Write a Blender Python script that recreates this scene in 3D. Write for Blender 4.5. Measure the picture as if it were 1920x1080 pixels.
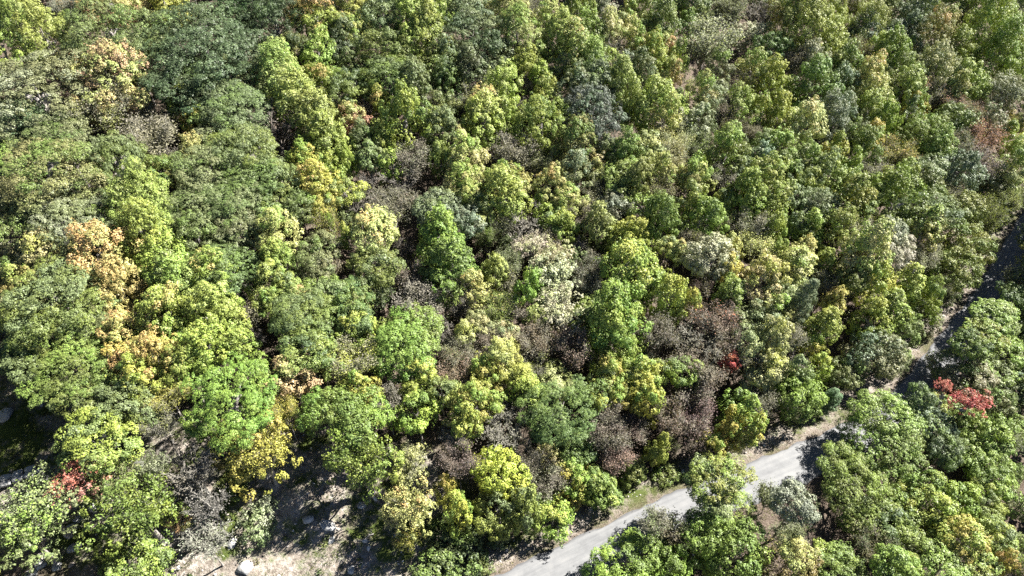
import bpy, math, random
import numpy as np
from mathutils import Vector

for o in list(bpy.data.objects):
    bpy.data.objects.remove(o)
SC = bpy.context.scene
COL = SC.collection

# ------------------------------------------------------------------ camera, sky, sun, exposure
CAM_H, PITCH = 85.0, 45.0
cam_data = bpy.data.cameras.new('camera')
cam_data.sensor_width = 36.0
cam_data.lens = 24.0
cam_data.clip_start = 1.0
cam_data.clip_end = 4000.0
cam = bpy.data.objects.new('camera', cam_data)
COL.objects.link(cam)
cam.location = (0, 0, CAM_H)
cam.rotation_euler = (math.radians(90 - PITCH), 0, 0)
SC.camera = cam

SUN_AZ = math.atan2(0.88, 0.47)          # clockwise from +Y: light comes from the right and a little ahead
SUN_EL = math.radians(42)
world = bpy.data.worlds.new('World')
SC.world = world
world.use_nodes = True
wn = world.node_tree.nodes
sky = wn.new('ShaderNodeTexSky')
sky.sky_type = 'NISHITA'
sky.sun_disc = False
sky.sun_elevation = SUN_EL
sky.sun_rotation = SUN_AZ
sky.air_density = 0.4            # clear, dry autumn air: a deep sky and hard shadows
sky.dust_density = 0.2
sky.altitude = 900
wn['Background'].inputs['Strength'].default_value = 0.05
world.node_tree.links.new(sky.outputs[0], wn['Background'].inputs['Color'])

sun_data = bpy.data.lights.new('sun', 'SUN')
sun_data.energy = 5.0
sun_data.angle = math.radians(0.53)
sun_data.color = (1.0, 0.965, 0.90)
sun = bpy.data.objects.new('sun', sun_data)
COL.objects.link(sun)
sdir = Vector((math.sin(SUN_AZ) * math.cos(SUN_EL), math.cos(SUN_AZ) * math.cos(SUN_EL), math.sin(SUN_EL)))
sun.rotation_euler = sdir.to_track_quat('Z', 'Y').to_euler()
sun.location = sdir * 300

SC.view_settings.view_transform = 'Standard'
SC.view_settings.look = 'None'
SC.view_settings.gamma = 1.0
SC.view_settings.exposure = 2.08
SC.view_settings.use_curve_mapping = False
SC.render.engine = 'CYCLES'
SC.cycles.max_bounces = 4
SC.cycles.diffuse_bounces = 1
SC.cycles.glossy_bounces = 2
SC.cycles.transmission_bounces = 2
SC.cycles.transparent_max_bounces = 4
SC.cycles.use_denoising = False
SC.cycles.sample_clamp_indirect = 4.0
# ------------------------------------------------------------------ the lie of the land
ROAD_W = 5.4
EDGE = np.array([(-150, -36), (-90, -9), (-45, 13), (-20, 25.7), (-2.2, 34.5), (20.9, 45.4), (33, 50.2), (46.9, 55.9), (57, 61.4), (64.6, 68.5),
                 (74.2, 77.6), (81.5, 84.6), (95, 99.5), (101, 106), (125, 133), (160, 172), (230, 250), (420, 460)], float)


def _smooth(poly, per=2.0, it=3):
    d = np.r_[0, np.cumsum(np.hypot(*np.diff(poly, axis=0).T))]
    t = np.arange(0, d[-1], per)
    q = np.c_[np.interp(t, d, poly[:, 0]), np.interp(t, d, poly[:, 1])]
    for _ in range(it):
        q[1:-1] = (q[:-2] + 2 * q[1:-1] + q[2:]) / 4
    return q


LINE = _smooth(EDGE)                      # left (uphill) edge of the road
_T = np.gradient(LINE, axis=0)
_T /= np.linalg.norm(_T, axis=1)[:, None]
LNORM = np.c_[-_T[:, 1], _T[:, 0]]        # points uphill


def road_s(x, y):
    """signed distance from the uphill road edge: positive uphill, road between -ROAD_W and 0"""
    x = np.atleast_1d(np.asarray(x, float)); y = np.atleast_1d(np.asarray(y, float))
    out = np.empty(x.size)
    for a in range(0, x.size, 20000):
        b = slice(a, a + 20000)
        d2 = (x[b, None] - LINE[None, :, 0]) ** 2 + (y[b, None] - LINE[None, :, 1]) ** 2
        i = d2.argmin(1)
        v = np.c_[x[b] - LINE[i, 0], y[b] - LINE[i, 1]]
        side = np.sign((v * LNORM[i]).sum(1))
        perp = (v * LNORM[i]).sum(1)
        dd = np.sqrt(d2[np.arange(i.size), i])
        out[b] = np.where(dd < 3, perp, side * dd)
    return out


def bumps(x, y):
    return (0.55 * np.sin(x * 0.21 + 1.3 * np.sin(y * 0.11)) * np.cos(y * 0.17 + 0.7)
            + 0.3 * np.sin(x * 0.53 + y * 0.37) + 0.18 * np.sin(x * 1.1 - y * 0.9 + 2.0) + 1.1 * np.sin(x * 0.045 + y * 0.06))


def terrain(x, y):
    x = np.atleast_1d(np.asarray(x, float)); y = np.atleast_1d(np.asarray(y, float))
    s = road_s(x, y)
    up = np.clip(s - 2.5, 0, None)
    z = 0.20 * np.where(up < 230, up, 230 + 0.3 * (up - 230)) - 0.9 * (1 - np.exp(-up / 3.0)) * np.exp(-up / 9.0)
    dn = np.clip(-s - ROAD_W - 1.5, 0, None)
    z = z - 0.16 * np.minimum(dn, 120)
    amp = np.clip(np.maximum(up, dn) / 14.0, 0, 1)
    return z + bumps(x, y) * amp * 0.8

TREES = [
('m',-89.6,121.2,9.1,4.30,5.38,'yg','py',0.30,'yellow-green upright tree above the wide left-edge grey crown'),
('m',-83.2,117.4,9.3,4.89,6.43,'yg','py',0.40,'large yellow-green upright tree above the wide left-edge grey crown'),
('m',-87.7,112.1,8.6,3.49,4.36,'yg','gg',0.30,'yellow-green upright tree above left of the wide left-edge grey crown'),
('t',-85.0,129.1,7.6,3.52,2.82,'br','or',0.26,'grey-brown thin-leaved tree above left of the wide grey-green crown'),
('m',-75.7,129.6,9.5,5.20,6.50,'op','py',0.50,'large orange upright tree above the wide grey-green crown'),
('m',-66.7,131.0,8.6,3.88,4.84,'ye','or',0.18,'yellow and amber tree at the very top edge above a dark green crown'),
('o',-70.5,117.1,10.9,7.82,5.22,'gg','mg',0.30,'broad grey-green crown below the orange treetop at the upper edge'),
('o',-66.9,114.3,9.8,5.09,3.15,'mg','gg',0.50,'large mid-green broad crown below right of the wide grey-green crown'),
('o',-57.1,122.1,11.0,8.46,5.25,'dg','gg',0.20,'largest dark green crown beside the amber treetop at the upper edge'),
('o',-53.0,112.6,11.3,8.41,5.22,'dg','gg',0.20,'large dark green broad crown below the largest dark crown'),
('o',-55.5,106.6,10.2,6.56,4.06,'dg','mg',0.20,'large dark green broad crown above the small bright yellow-green tree'),
('o',-49.4,110.7,9.4,5.37,3.38,'gg','dg',0.40,'large grey-green broad crown left of the pale band head tree'),
('o',-44.2,126.0,9.6,5.43,5.43,'dg','mg',0.10,'large dark green broad crown left of the peach-topped tree'),
('o',-50.9,132.3,10.1,5.57,3.46,'dg','gg',0.20,'large dark green broad crown above right of the largest dark crown'),
('m',-40.9,132.1,7.8,2.14,3.02,'py','or',0.46,'small orange-tinged pale yellow-green upright tree above left of the peach-topped tree'),
('m',-37.2,128.4,8.9,3.87,4.83,'yg','or',0.46,'peach-orange topped yellow-green tree squeezed between two dark green crowns'),
('m',-36.1,121.3,8.1,3.07,4.61,'yg','ye',0.20,'yellow-green upright tree below the peach-topped tree'),
('o',-35.0,133.5,8.4,2.27,2.27,'gg','dg',0.30,'small grey-green broad crown above right of the peach-topped tree'),
('m',-34.2,129.5,7.3,1.53,2.64,'yg','ye',0.20,'small yellow-green upright tree right of the peach-topped tree'),
('o',-33.7,123.6,7.8,2.18,2.18,'dg','mg',0.30,'small dark green broad crown below right of the peach-topped tree'),
('o',-41.0,122.3,8.5,2.88,2.55,'mg','dg',0.30,'mid-green broad crown below left of the peach-topped tree'),
('m',-41.2,112.1,9.5,4.89,6.12,'py','yg',0.30,'pale yellow-green tree at the head of the long pale band of crowns'),
('m',-37.1,107.6,9.0,4.17,5.21,'yg','py',0.40,'yellow-green upright tree below right of the pale band head tree'),
('m',-34.4,113.1,8.2,2.83,3.63,'yg','or',0.26,'yellow-green upright tree right of the pale band head tree'),
('m',-33.0,101.8,9.1,4.06,5.07,'yg','py',0.30,'yellow-green upright tree right of the purple twiggy tree'),
('m',-30.9,97.8,8.7,3.60,4.50,'yg','py',0.30,'yellow-green upright tree above right of the golden band-foot tree'),
('o',-32.4,114.6,8.0,2.10,2.10,'mg','yg',0.30,'small mid-green broad crown right of the pale band head tree'),
('b',-40.5,102.4,6.7,4.38,5.70,'bu','br',0.30,'purplish bare twiggy tree boxed in between pale green crowns'),
('t',-35.9,100.2,6.7,2.37,3.08,'bu','gg',0.30,'small purplish brown thin-leaved tree above the golden band-foot tree'),
('o',-46.8,103.2,9.7,5.18,3.21,'gg','mg',0.30,'large grey-green broad crown above left of the purple twiggy tree'),
('o',-49.4,101.7,8.9,3.56,2.37,'gg','mg',0.40,'grey-green broad crown right of the small bright yellow-green tree'),
('m',-56.0,104.6,8.0,2.35,2.94,'yg','ye',0.30,'small bright yellow-green tree in front of the dark green crowns'),
('m',-53.1,101.4,7.9,2.16,2.70,'ye','yg',0.50,'golden yellow upright tree below right of the small bright yellow-green tree'),
('b',-62.9,111.4,5.9,2.48,2.98,'br','br',0.00,'small grey-brown leafless tree above left of the small bright yellow-green tree'),
('m',-68.0,106.4,10.0,5.89,7.36,'op','py',0.50,'wide orange-tipped tree fringing a dark gap in the canopy'),
('m',-76.5,110.5,7.9,2.07,2.58,'op','py',0.50,'small orange upright tree left of the wide orange-tipped tree'),
('m',-65.0,106.1,7.9,1.89,2.37,'py','or',0.18,'small pale yellow-green upright tree right of the thin olive-brown crown'),
('t',-77.8,113.7,7.5,3.67,2.94,'ol','yg',0.40,'olive thin-leaved tree above left of the wide orange-tipped tree'),
('o',-76.8,100.2,10.8,7.43,4.60,'gg','cg',0.30,'very wide grey-green crown at the left frame edge below yellow-green trees'),
('o',-79.6,95.0,9.2,4.27,3.28,'dg','gg',0.30,'large dark green broad crown below left of the wide left-edge grey crown'),
('t',-67.2,100.5,8.3,5.36,4.88,'ol','br',0.50,'thin olive-brown crown just below the wide orange-tipped tree'),
('t',-62.8,102.7,7.4,3.92,3.42,'cg','br',0.40,'silvery grey-green thin-leaved tree above left of the smoky grey crown'),
('t',-58.0,95.1,8.5,5.62,4.50,'cg','br',0.50,'smoky grey half-bare crown with twigs sticking out'),
('b',-58.6,102.9,6.1,3.17,2.54,'br','br',0.00,'grey-brown leafless tree below left of the small bright yellow-green tree'),
('o',-70.5,92.0,9.5,5.10,3.16,'gg','mg',0.30,'large grey-green broad crown above the light layered crown'),
('o',-79.0,92.6,8.1,2.42,1.73,'gg','mg',0.30,'grey-green broad crown above left of the light layered crown'),
('o',-77.9,89.4,8.5,2.68,2.01,'gg','yg',0.40,'grey-green broad crown left of the light layered crown'),
('o',-68.1,82.9,10.8,7.61,4.72,'gg','mg',0.40,'light grey-green layered crown at the left edge, largest of the pale ones'),
('o',-60.4,87.6,9.4,4.43,4.24,'mg','gg',0.50,'large mid-green broad crown below left of the smoky grey crown'),
('o',-58.0,87.6,7.7,1.79,1.79,'mg','gg',0.30,'small mid-green broad crown above the big spreading yellow-green tree'),
('o',-54.5,87.6,8.5,3.29,3.29,'ol','mg',0.50,'olive broad crown below the smoky grey crown'),
('b',-55.2,94.1,6.0,2.27,2.27,'br','br',0.00,'small grey-brown leafless tree below right of the smoky grey crown'),
('m',-50.8,94.0,8.1,2.67,3.34,'py','or',0.21,'pale yellow-green upright tree right of the smoky grey crown'),
('o',-46.2,96.5,9.0,4.11,2.55,'gg','mg',0.40,'grey-green broad crown above left of the big soft mid-green crown'),
('o',-41.3,92.0,10.1,5.84,4.31,'mg','gg',0.50,'big soft mid-green crown left of the purplish bare tree'),
('o',-46.5,87.7,9.8,5.09,3.15,'gg','mg',0.30,'large grey-green broad crown, nearest one below left of the big soft mid-green crown'),
('o',-41.0,86.9,10.0,5.38,3.34,'gg','mg',0.40,'large grey-green broad crown below the big soft mid-green crown'),
('o',-36.4,88.1,8.6,3.02,2.73,'mg','gg',0.30,'mid-green broad crown below left of the golden band-foot tree'),
('m',-33.2,92.2,8.5,3.27,4.09,'ye','yg',0.60,'golden yellow tree at the foot of the long pale band of crowns'),
('m',-29.7,92.0,8.0,2.55,3.36,'yg','ye',0.30,'yellow-green upright tree right of the golden band-foot tree'),
('m',-31.1,88.1,8.2,2.91,3.64,'ye','or',0.26,'golden yellow upright tree below right of the golden band-foot tree'),
('b',-38.0,97.4,5.9,2.35,1.88,'br','br',0.00,'small grey-brown leafless tree left of the golden band-foot tree'),
('m',-31.4,133.3,8.4,3.27,4.08,'py','yg',0.30,'pale yellow-green upright tree above right of the peach-topped tree'),
('m',-29.5,128.0,8.1,3.02,3.77,'py','yg',0.40,'pale yellow-green upright tree above left of the rounded mid-green crown'),
('m',-31.3,126.0,8.4,2.99,3.74,'bl','gg',0.50,'blue-green upright tree below right of the peach-topped tree'),
('o',-25.6,131.3,8.8,4.11,4.11,'gg','dg',0.40,'grey-green broad crown above the rounded mid-green crown'),
('m',-19.8,131.9,8.4,3.64,4.55,'yg','py',0.30,'yellow-green upright tree, nearest one above right of the rounded mid-green crown'),
('m',-16.5,133.8,9.2,4.43,5.54,'yg','py',0.30,'yellow-green upright tree, second one above right of the rounded mid-green crown'),
('m',-15.9,126.2,9.1,4.10,5.12,'yg','py',0.20,'yellow-green upright tree, second one right of the rounded mid-green crown'),
('m',-18.8,123.5,8.3,3.33,4.16,'yg','ye',0.20,'yellow-green upright tree, nearest one right of the rounded mid-green crown'),
('m',-9.9,134.3,8.6,3.88,4.85,'gg','bl',0.30,'grey-green upright tree above left of the tall pale yellow-green tree'),
('o',-7.5,127.0,9.4,5.16,3.97,'gg','dg',0.50,'large grey-green broad crown left of the tall pale yellow-green tree'),
('o',-5.4,122.6,8.7,3.99,3.71,'gg','dg',0.50,'grey-green broad crown below left of the tall pale yellow-green tree'),
('m',-7.9,117.1,8.2,3.24,4.05,'dg','gg',0.40,'dark green upright tree above the rusty-tipped rounded tree'),
('o',-24.0,121.6,9.3,4.13,3.63,'mg','gg',0.30,'rounded mid-green crown at the top of the centre-left cluster'),
('o',-22.2,114.6,9.5,4.88,3.69,'mg','gg',0.40,'large mid-green broad crown below the rounded mid-green crown'),
('m',-17.2,112.2,8.4,3.51,4.64,'mg','gg',0.40,'mid-green upright tree above the tall tapering tree'),
('m',-13.3,120.8,8.2,3.30,4.12,'mg','bl',0.30,'mid-green upright tree right of the rounded mid-green crown'),
('m',-12.1,114.8,8.4,2.87,4.41,'mg','dg',0.40,'mid-green upright tree above left of the rusty-tipped rounded tree'),
('m',-30.5,119.3,7.7,2.19,2.91,'mg','gg',0.30,'small mid-green upright tree left of the rounded mid-green crown'),
('o',-28.3,111.5,8.8,3.77,3.02,'mg','dg',0.50,'mid-green broad crown below left of the rounded mid-green crown'),
('m',-0.7,135.3,8.7,4.30,5.38,'py','yg',0.30,'pale yellow-green upright tree above the tall pale yellow-green tree'),
('m',1.0,127.4,9.4,4.54,5.68,'py','yg',0.40,'tall pale yellow-green tree beside a narrow bare strip near the top'),
('m',2.7,121.6,8.2,2.96,3.70,'yg','py',0.30,'yellow-green upright tree below the tall pale yellow-green tree'),
('b',6.4,130.2,5.7,2.30,2.99,'br','br',0.00,'small grey-brown leafless tree right of the tall pale yellow-green tree'),
('m',7.8,134.6,8.3,3.14,3.97,'py','yg',0.40,'pale yellow-green upright tree above right of the tall pale yellow-green tree'),
('m',9.3,128.6,8.8,3.81,4.76,'yg','py',0.30,'yellow-green upright tree, nearest one right of the tall pale yellow-green tree'),
('m',13.6,139.6,8.3,3.63,5.44,'yg','mg',0.40,'yellow-green upright tree above right of the tall pale yellow-green tree'),
('m',14.9,132.1,8.3,3.12,4.94,'mg','yg',0.50,'mid-green upright tree left of the yellow orange-flecked tree'),
('m',11.9,123.6,8.6,4.10,5.12,'yg','or',0.18,'yellow-green upright tree, second one right of the tall pale yellow-green tree'),
('m',14.8,121.2,8.3,2.59,3.89,'yg','py',0.20,'yellow-green upright tree above the dark blue-grey tree'),
('m',9.4,119.9,8.0,2.59,3.23,'gg','mg',0.30,'grey-green upright tree, second one above left of the dark blue-grey tree'),
('m',19.0,142.0,8.2,2.87,4.30,'cg','bl',0.30,'silvery grey-green upright tree above left of the yellow orange-flecked tree'),
('m',19.5,133.2,8.4,2.76,4.14,'cy','py',0.40,'creamy pale green upright tree left of the yellow orange-flecked tree'),
('b',20.5,128.9,6.1,2.76,3.59,'br','cr',0.30,'small grey-brown leafless tree left of the yellow orange-flecked tree'),
('m',24.8,141.9,7.8,2.48,4.28,'py','yg',0.30,'small pale yellow-green upright tree above left of the yellow orange-flecked tree'),
('m',29.5,144.3,9.3,5.00,7.50,'mg','yg',0.40,'mid-green upright tree above the yellow orange-flecked tree'),
('m',31.4,138.0,8.5,3.66,5.49,'mg','gg',0.30,'mid-green upright tree above right of the yellow orange-flecked tree'),
('m',24.4,132.1,8.3,2.37,3.64,'py','yg',0.40,'small pale yellow-green upright tree left of the yellow orange-flecked tree'),
('m',28.0,130.1,7.9,2.74,4.11,'ye','yg',0.50,'yellow tree with orange flecks beside a thin orange one near the top'),
('m',31.7,133.8,7.6,2.00,3.01,'op','py',0.50,'small orange upright tree right of the yellow orange-flecked tree'),
('m',31.4,125.6,7.4,1.74,3.66,'op','py',0.50,'narrow orange tree among green ones near the top centre'),
('m',29.1,125.8,7.6,1.93,2.90,'yg','ye',0.30,'small yellow-green upright tree left of the narrow orange tree'),
('m',24.7,120.4,8.4,2.61,3.91,'gg','dg',0.40,'grey-green upright tree below the yellow orange-flecked tree'),
('m',21.5,122.4,7.7,2.25,3.38,'bl','cg',0.40,'small blue-green upright tree below left of the yellow orange-flecked tree'),
('m',33.3,129.0,7.8,1.96,4.17,'yg','mg',0.40,'small yellow-green upright tree above right of the narrow orange tree'),
('m',19.7,115.3,8.4,3.25,4.88,'yg','py',0.30,'yellow-green upright tree above right of the dark blue-grey tree'),
('m',16.0,115.1,8.7,3.24,4.86,'gg','mg',0.30,'grey-green upright tree above the dark blue-grey tree'),
('m',11.4,113.4,8.4,3.57,4.47,'gg','dg',0.40,'grey-green upright tree, nearest one above left of the dark blue-grey tree'),
('o',14.0,106.0,9.5,5.21,5.21,'db','bl',0.40,'dark blue-grey rounded tree standing out among yellow-green neighbours'),
('m',21.3,110.1,7.8,2.13,4.68,'yg','py',0.30,'small yellow-green upright tree left of the tall yellow-green tree'),
('m',26.3,111.4,8.5,3.93,5.89,'yg','py',0.40,'tall yellow-green tree right of the dark blue-grey rounded tree'),
('m',26.7,107.2,8.3,3.16,4.75,'py','yg',0.40,'pale yellow-green upright tree below the tall yellow-green tree'),
('m',30.6,113.4,7.6,1.45,3.06,'gg','mg',0.30,'small grey-green upright tree right of the tall yellow-green tree'),
('m',30.3,109.3,7.6,1.42,2.14,'cg','cr',0.40,'small silvery grey-green upright tree below right of the tall yellow-green tree'),
('t',28.1,104.2,7.6,3.70,2.96,'cy','cg',0.40,'creamy pale green thin-leaved tree, nearest one below the tall yellow-green tree'),
('m',-1.3,114.7,8.3,3.23,4.58,'yg','py',0.40,'yellow-green upright tree above right of the rusty-tipped rounded tree'),
('m',-5.3,111.0,8.1,2.47,3.09,'py','or',0.26,'pale yellow-green upright tree above the rusty-tipped rounded tree'),
('m',-5.0,105.8,8.9,3.79,4.75,'yg','py',0.50,'rusty-tipped rounded tree left of a matching yellow-green pair near centre top'),
('m',-1.0,109.1,7.6,1.76,2.94,'yg','py',0.30,'small yellow-green upright tree right of the rusty-tipped rounded tree'),
('b',3.3,117.1,5.8,2.17,2.82,'br','br',0.00,'small grey-brown leafless tree above the large spreading yellow-green tree'),
('m',5.6,117.5,7.9,2.18,2.73,'yg','py',0.20,'small yellow-green upright tree below right of the tall pale yellow-green tree'),
('m',6.6,112.1,8.1,2.13,2.87,'yg','py',0.30,'small yellow-green upright tree above the large spreading yellow-green tree'),
('m',5.2,103.5,9.4,4.75,5.94,'yg','mg',0.30,'large spreading yellow-green tree beside the dark blue-grey rounded tree'),
('b',1.3,113.1,5.6,1.71,2.23,'br','br',0.00,'small grey-brown leafless tree above left of the large spreading yellow-green tree'),
('b',-8.6,115.9,5.8,2.37,2.65,'br','br',0.00,'small grey-brown leafless tree above left of the rusty-tipped rounded tree'),
('b',-10.4,110.0,5.7,2.53,3.29,'br','br',0.00,'small grey-brown leafless tree left of the rusty-tipped rounded tree'),
('m',-18.1,103.8,8.6,3.89,6.69,'yg','mg',0.40,'tall tapering yellow-green tree standing alone between bare brown patches'),
('m',-23.4,109.3,7.9,1.74,2.42,'yg','or',0.26,'small yellow-green upright tree above left of the tall tapering tree'),
('b',-26.5,109.0,5.8,2.49,3.24,'br','br',0.00,'small grey-brown leafless tree left of the tall tapering tree'),
('m',-28.0,105.5,8.2,2.40,2.99,'op','py',0.50,'orange upright tree left of the tall tapering tree'),
('m',-22.7,99.9,8.1,2.17,3.62,'yg','py',0.30,'small yellow-green upright tree below left of the tall tapering tree'),
('m',-25.6,99.7,8.1,2.67,3.96,'gg','mg',0.30,'grey-green upright tree below left of the tall tapering tree'),
('m',-24.0,95.5,7.7,2.29,2.86,'gg','mg',0.30,'grey-green upright tree left of the brown-grey dome'),
('m',-12.3,102.8,8.3,3.04,3.80,'mg','gg',0.50,'mid-green upright tree right of the tall tapering tree'),
('m',-27.1,94.5,7.7,1.62,3.56,'yg','ye',0.30,'small yellow-green upright tree right of the golden band-foot tree'),
('m',-20.5,95.1,7.7,1.64,2.81,'yg','py',0.30,'small yellow-green upright tree left of the brown-grey dome'),
('t',-16.8,96.0,7.7,4.28,3.42,'br','cg',0.40,'brown-grey leafless-looking dome below the tall tapering tree'),
('b',-18.8,93.4,6.8,3.87,3.10,'br','br',0.00,'grey-brown leafless tree below left of the brown-grey dome'),
('b',-24.0,92.6,6.0,2.69,2.15,'br','br',0.00,'grey-brown leafless tree above the orange-crested pale tree'),
('m',-12.0,97.0,7.8,1.65,3.64,'yg','py',0.30,'small yellow-green upright tree right of the brown-grey dome'),
('m',-8.0,96.0,8.6,3.92,4.91,'cy','yg',0.50,'creamy pale green upright tree below left of the rusty-tipped rounded tree'),
('m',-7.6,91.0,8.5,3.53,4.41,'py','yg',0.50,'pale yellow-green upright tree below left of the smooth grey-brown dome'),
('m',-0.9,90.8,8.3,2.88,3.59,'py','yg',0.40,'pale yellow-green upright tree below the smooth grey-brown dome'),
('t',0.3,97.8,8.2,4.92,4.03,'gb','br',0.50,'smooth grey-brown half-bare dome near the middle of the upper slope'),
('t',5.8,96.8,7.0,3.15,3.15,'cg','gg',0.40,'silvery grey-green thin-leaved tree right of the smooth grey-brown dome'),
('m',7.1,92.2,8.3,2.60,3.25,'py','or',0.26,'pale yellow-green upright tree below right of the smooth grey-brown dome'),
('m',10.4,94.1,8.5,2.95,3.68,'gg','bl',0.40,'grey-green upright tree below right of the large spreading yellow-green tree'),
('m',11.3,99.4,8.7,3.35,5.03,'ol','mg',0.50,'olive upright tree below the dark blue-grey tree'),
('m',13.9,95.6,7.4,1.66,2.49,'py','or',0.18,'small pale yellow-green upright tree below the dark blue-grey tree'),
('m',16.5,99.6,7.6,2.02,3.03,'gg','cg',0.30,'small grey-green upright tree below the dark blue-grey tree'),
('m',19.1,98.4,8.4,3.01,4.51,'mg','bg',0.40,'mid-green upright tree below right of the dark blue-grey tree'),
('o',18.9,93.2,8.8,3.82,2.37,'mg','yg',0.30,'mid-green broad crown above the golden-green spire'),
('t',27.4,99.0,7.5,3.60,3.31,'cy','cg',0.50,'creamy pale green thin-leaved tree, second one below the tall yellow-green tree'),
('m',25.1,93.7,7.9,2.63,3.94,'py','yg',0.40,'pale yellow-green upright tree above right of the golden-green spire'),
('m',20.7,92.0,8.4,2.93,4.39,'yg','ol',0.40,'yellow-green upright tree above the golden-green spire'),
('m',39.6,148.7,9.0,3.85,5.77,'mg','gg',0.40,'mid-green upright tree above the washed-out grey crown'),
('m',37.8,143.4,7.6,2.10,3.15,'mg','gg',0.30,'small mid-green upright tree above left of the washed-out grey crown'),
('t',39.7,134.0,8.8,6.16,5.58,'cg','cr',0.30,'washed-out grey crown left of the small emerald-green round tree'),
('t',48.1,151.6,7.9,4.65,4.05,'gg','cg',0.40,'grey-green thin-leaved tree above left of the silvery pale crown'),
('b',55.7,152.7,6.7,4.20,4.20,'br','bu',0.30,'grey-brown leafless tree above right of the silvery pale crown'),
('o',50.9,143.4,8.6,2.92,2.92,'cg','cr',0.40,'silvery pale green crown just above the small emerald-green round tree'),
('m',63.6,148.6,10.4,6.47,9.71,'ol','yg',0.50,'large lime-olive crown at the top edge above the washed-out grey ones'),
('m',64.3,142.0,10.1,6.31,9.47,'yg','ol',0.40,'large yellow-green upright tree below right of the large lime-olive crown'),
('m',72.9,151.7,8.3,2.66,5.85,'yg','py',0.30,'small yellow-green upright tree right of the large lime-olive crown'),
('m',68.6,139.3,8.2,2.53,3.86,'yg','py',0.40,'small yellow-green upright tree above right of the deep green tree'),
('o',54.4,137.2,9.0,3.45,3.45,'em','mg',0.30,'small emerald-green round tree with a dark shaded side near upper right'),
('b',78.3,160.2,6.2,3.28,4.27,'br','bu',0.30,'small grey-brown leafless tree right of the large lime-olive crown'),
('m',81.3,153.4,8.7,4.47,6.70,'ol','py',0.50,'olive upright tree above the yellow-orange flecked tree'),
('m',80.4,151.1,8.1,3.11,4.67,'bl','gg',0.30,'blue-green upright tree above the yellow-orange flecked tree'),
('m',88.9,159.4,8.2,3.21,4.82,'mg','dg',0.30,'mid-green upright tree above left of the rust-tinged olive crown'),
('m',92.0,154.8,8.6,4.06,6.10,'bl','gg',0.40,'blue-green upright tree above left of the rust-tinged olive crown'),
('m',97.5,160.1,8.4,2.78,5.30,'yg','py',0.30,'small yellow-green upright tree above the rust-tinged olive crown'),
('m',89.9,151.4,8.3,2.68,4.03,'bl','mg',0.30,'small blue-green upright tree, second one left of the rust-tinged olive crown'),
('m',105.5,164.1,8.8,4.24,6.37,'mg','dg',0.30,'mid-green upright tree above right of the rust-tinged olive crown'),
('m',102.5,157.9,8.6,3.24,4.85,'py','yg',0.30,'pale yellow-green upright tree above right of the rust-tinged olive crown'),
('m',113.1,162.7,9.8,6.11,9.16,'ov','yg',0.50,'olive-yellow upright tree above the olive-yellow corner crown'),
('m',107.3,150.7,9.5,5.81,8.72,'ov','yg',0.50,'olive-yellow tall crown at the upper right corner'),
('m',108.2,144.2,9.9,5.69,8.53,'ov','yg',0.40,'olive-yellow upright tree below right of the olive-yellow corner crown'),
('m',126.5,169.0,8.5,2.94,5.56,'gg','yg',0.30,'small grey-green upright tree above right of the olive-yellow corner crown'),
('m',118.9,154.3,8.2,2.30,3.45,'gg','yg',0.30,'small grey-green upright tree right of the olive-yellow corner crown'),
('m',112.7,144.2,8.5,3.09,4.63,'yg','ov',0.40,'yellow-green upright tree above the rounded right-edge grey-green crown'),
('m',94.8,147.3,9.3,4.40,6.60,'ol','or',0.36,'rust-tinged olive crown near the upper right corner'),
('m',99.5,145.2,8.3,3.06,4.60,'yg','py',0.30,'yellow-green upright tree right of the rust-tinged olive crown'),
('m',89.6,146.3,7.7,2.19,3.29,'bl','mg',0.30,'small blue-green upright tree, nearest one left of the rust-tinged olive crown'),
('m',40.6,126.4,7.9,2.72,4.08,'gg','yg',0.40,'grey-green upright tree below right of the washed-out grey crown'),
('b',45.5,128.1,5.7,2.35,2.92,'br','br',0.00,'small grey-brown leafless tree left of the small olive-yellow ball tree'),
('m',47.8,126.9,8.2,2.75,4.12,'py','yg',0.50,'pale yellow-green upright tree left of the small olive-yellow ball tree'),
('m',51.7,125.7,8.1,2.94,4.41,'ov','ye',0.40,'small bright olive-yellow ball-shaped tree below the emerald-green one'),
('t',59.0,135.4,7.3,3.42,4.01,'br','bu',0.30,'grey-brown thin-leaved tree below right of the small emerald tree'),
('m',62.4,135.1,8.2,3.08,4.63,'cg','cr',0.40,'silvery grey-green upright tree above the deep green tree'),
('m',71.0,135.8,8.6,3.32,4.99,'gg','yg',0.40,'grey-green upright tree above left of the yellow-orange flecked tree'),
('m',67.8,135.6,7.9,2.08,3.12,'py','yg',0.40,'small pale yellow-green upright tree above right of the deep green tree'),
('b',79.3,147.8,5.9,2.62,3.40,'br','br',0.00,'small grey-brown leafless tree above the yellow-orange flecked tree'),
('m',81.5,145.8,7.8,2.19,3.28,'yg','py',0.30,'small yellow-green upright tree above the yellow-orange flecked tree'),
('t',78.1,140.3,7.3,3.05,2.44,'br','or',0.18,'small grey-brown thin-leaved tree above the yellow-orange flecked tree'),
('m',82.4,140.0,8.6,3.83,5.74,'mg','yg',0.50,'mid-green upright tree above right of the yellow-orange flecked tree'),
('m',82.2,135.2,8.6,3.75,5.63,'mg','yg',0.40,'mid-green upright tree right of the yellow-orange flecked tree'),
('m',73.3,130.3,8.8,3.66,5.49,'py','or',0.26,'yellow-orange flecked tree between two deep green ones in the upper right'),
('m',59.9,124.7,8.8,3.92,5.88,'mg','bg',0.30,'deep green tree below the silvery crowns in the upper right'),
('m',67.0,128.4,8.3,2.82,4.23,'gg','bl',0.40,'grey-green upright tree right of the deep green tree'),
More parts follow.
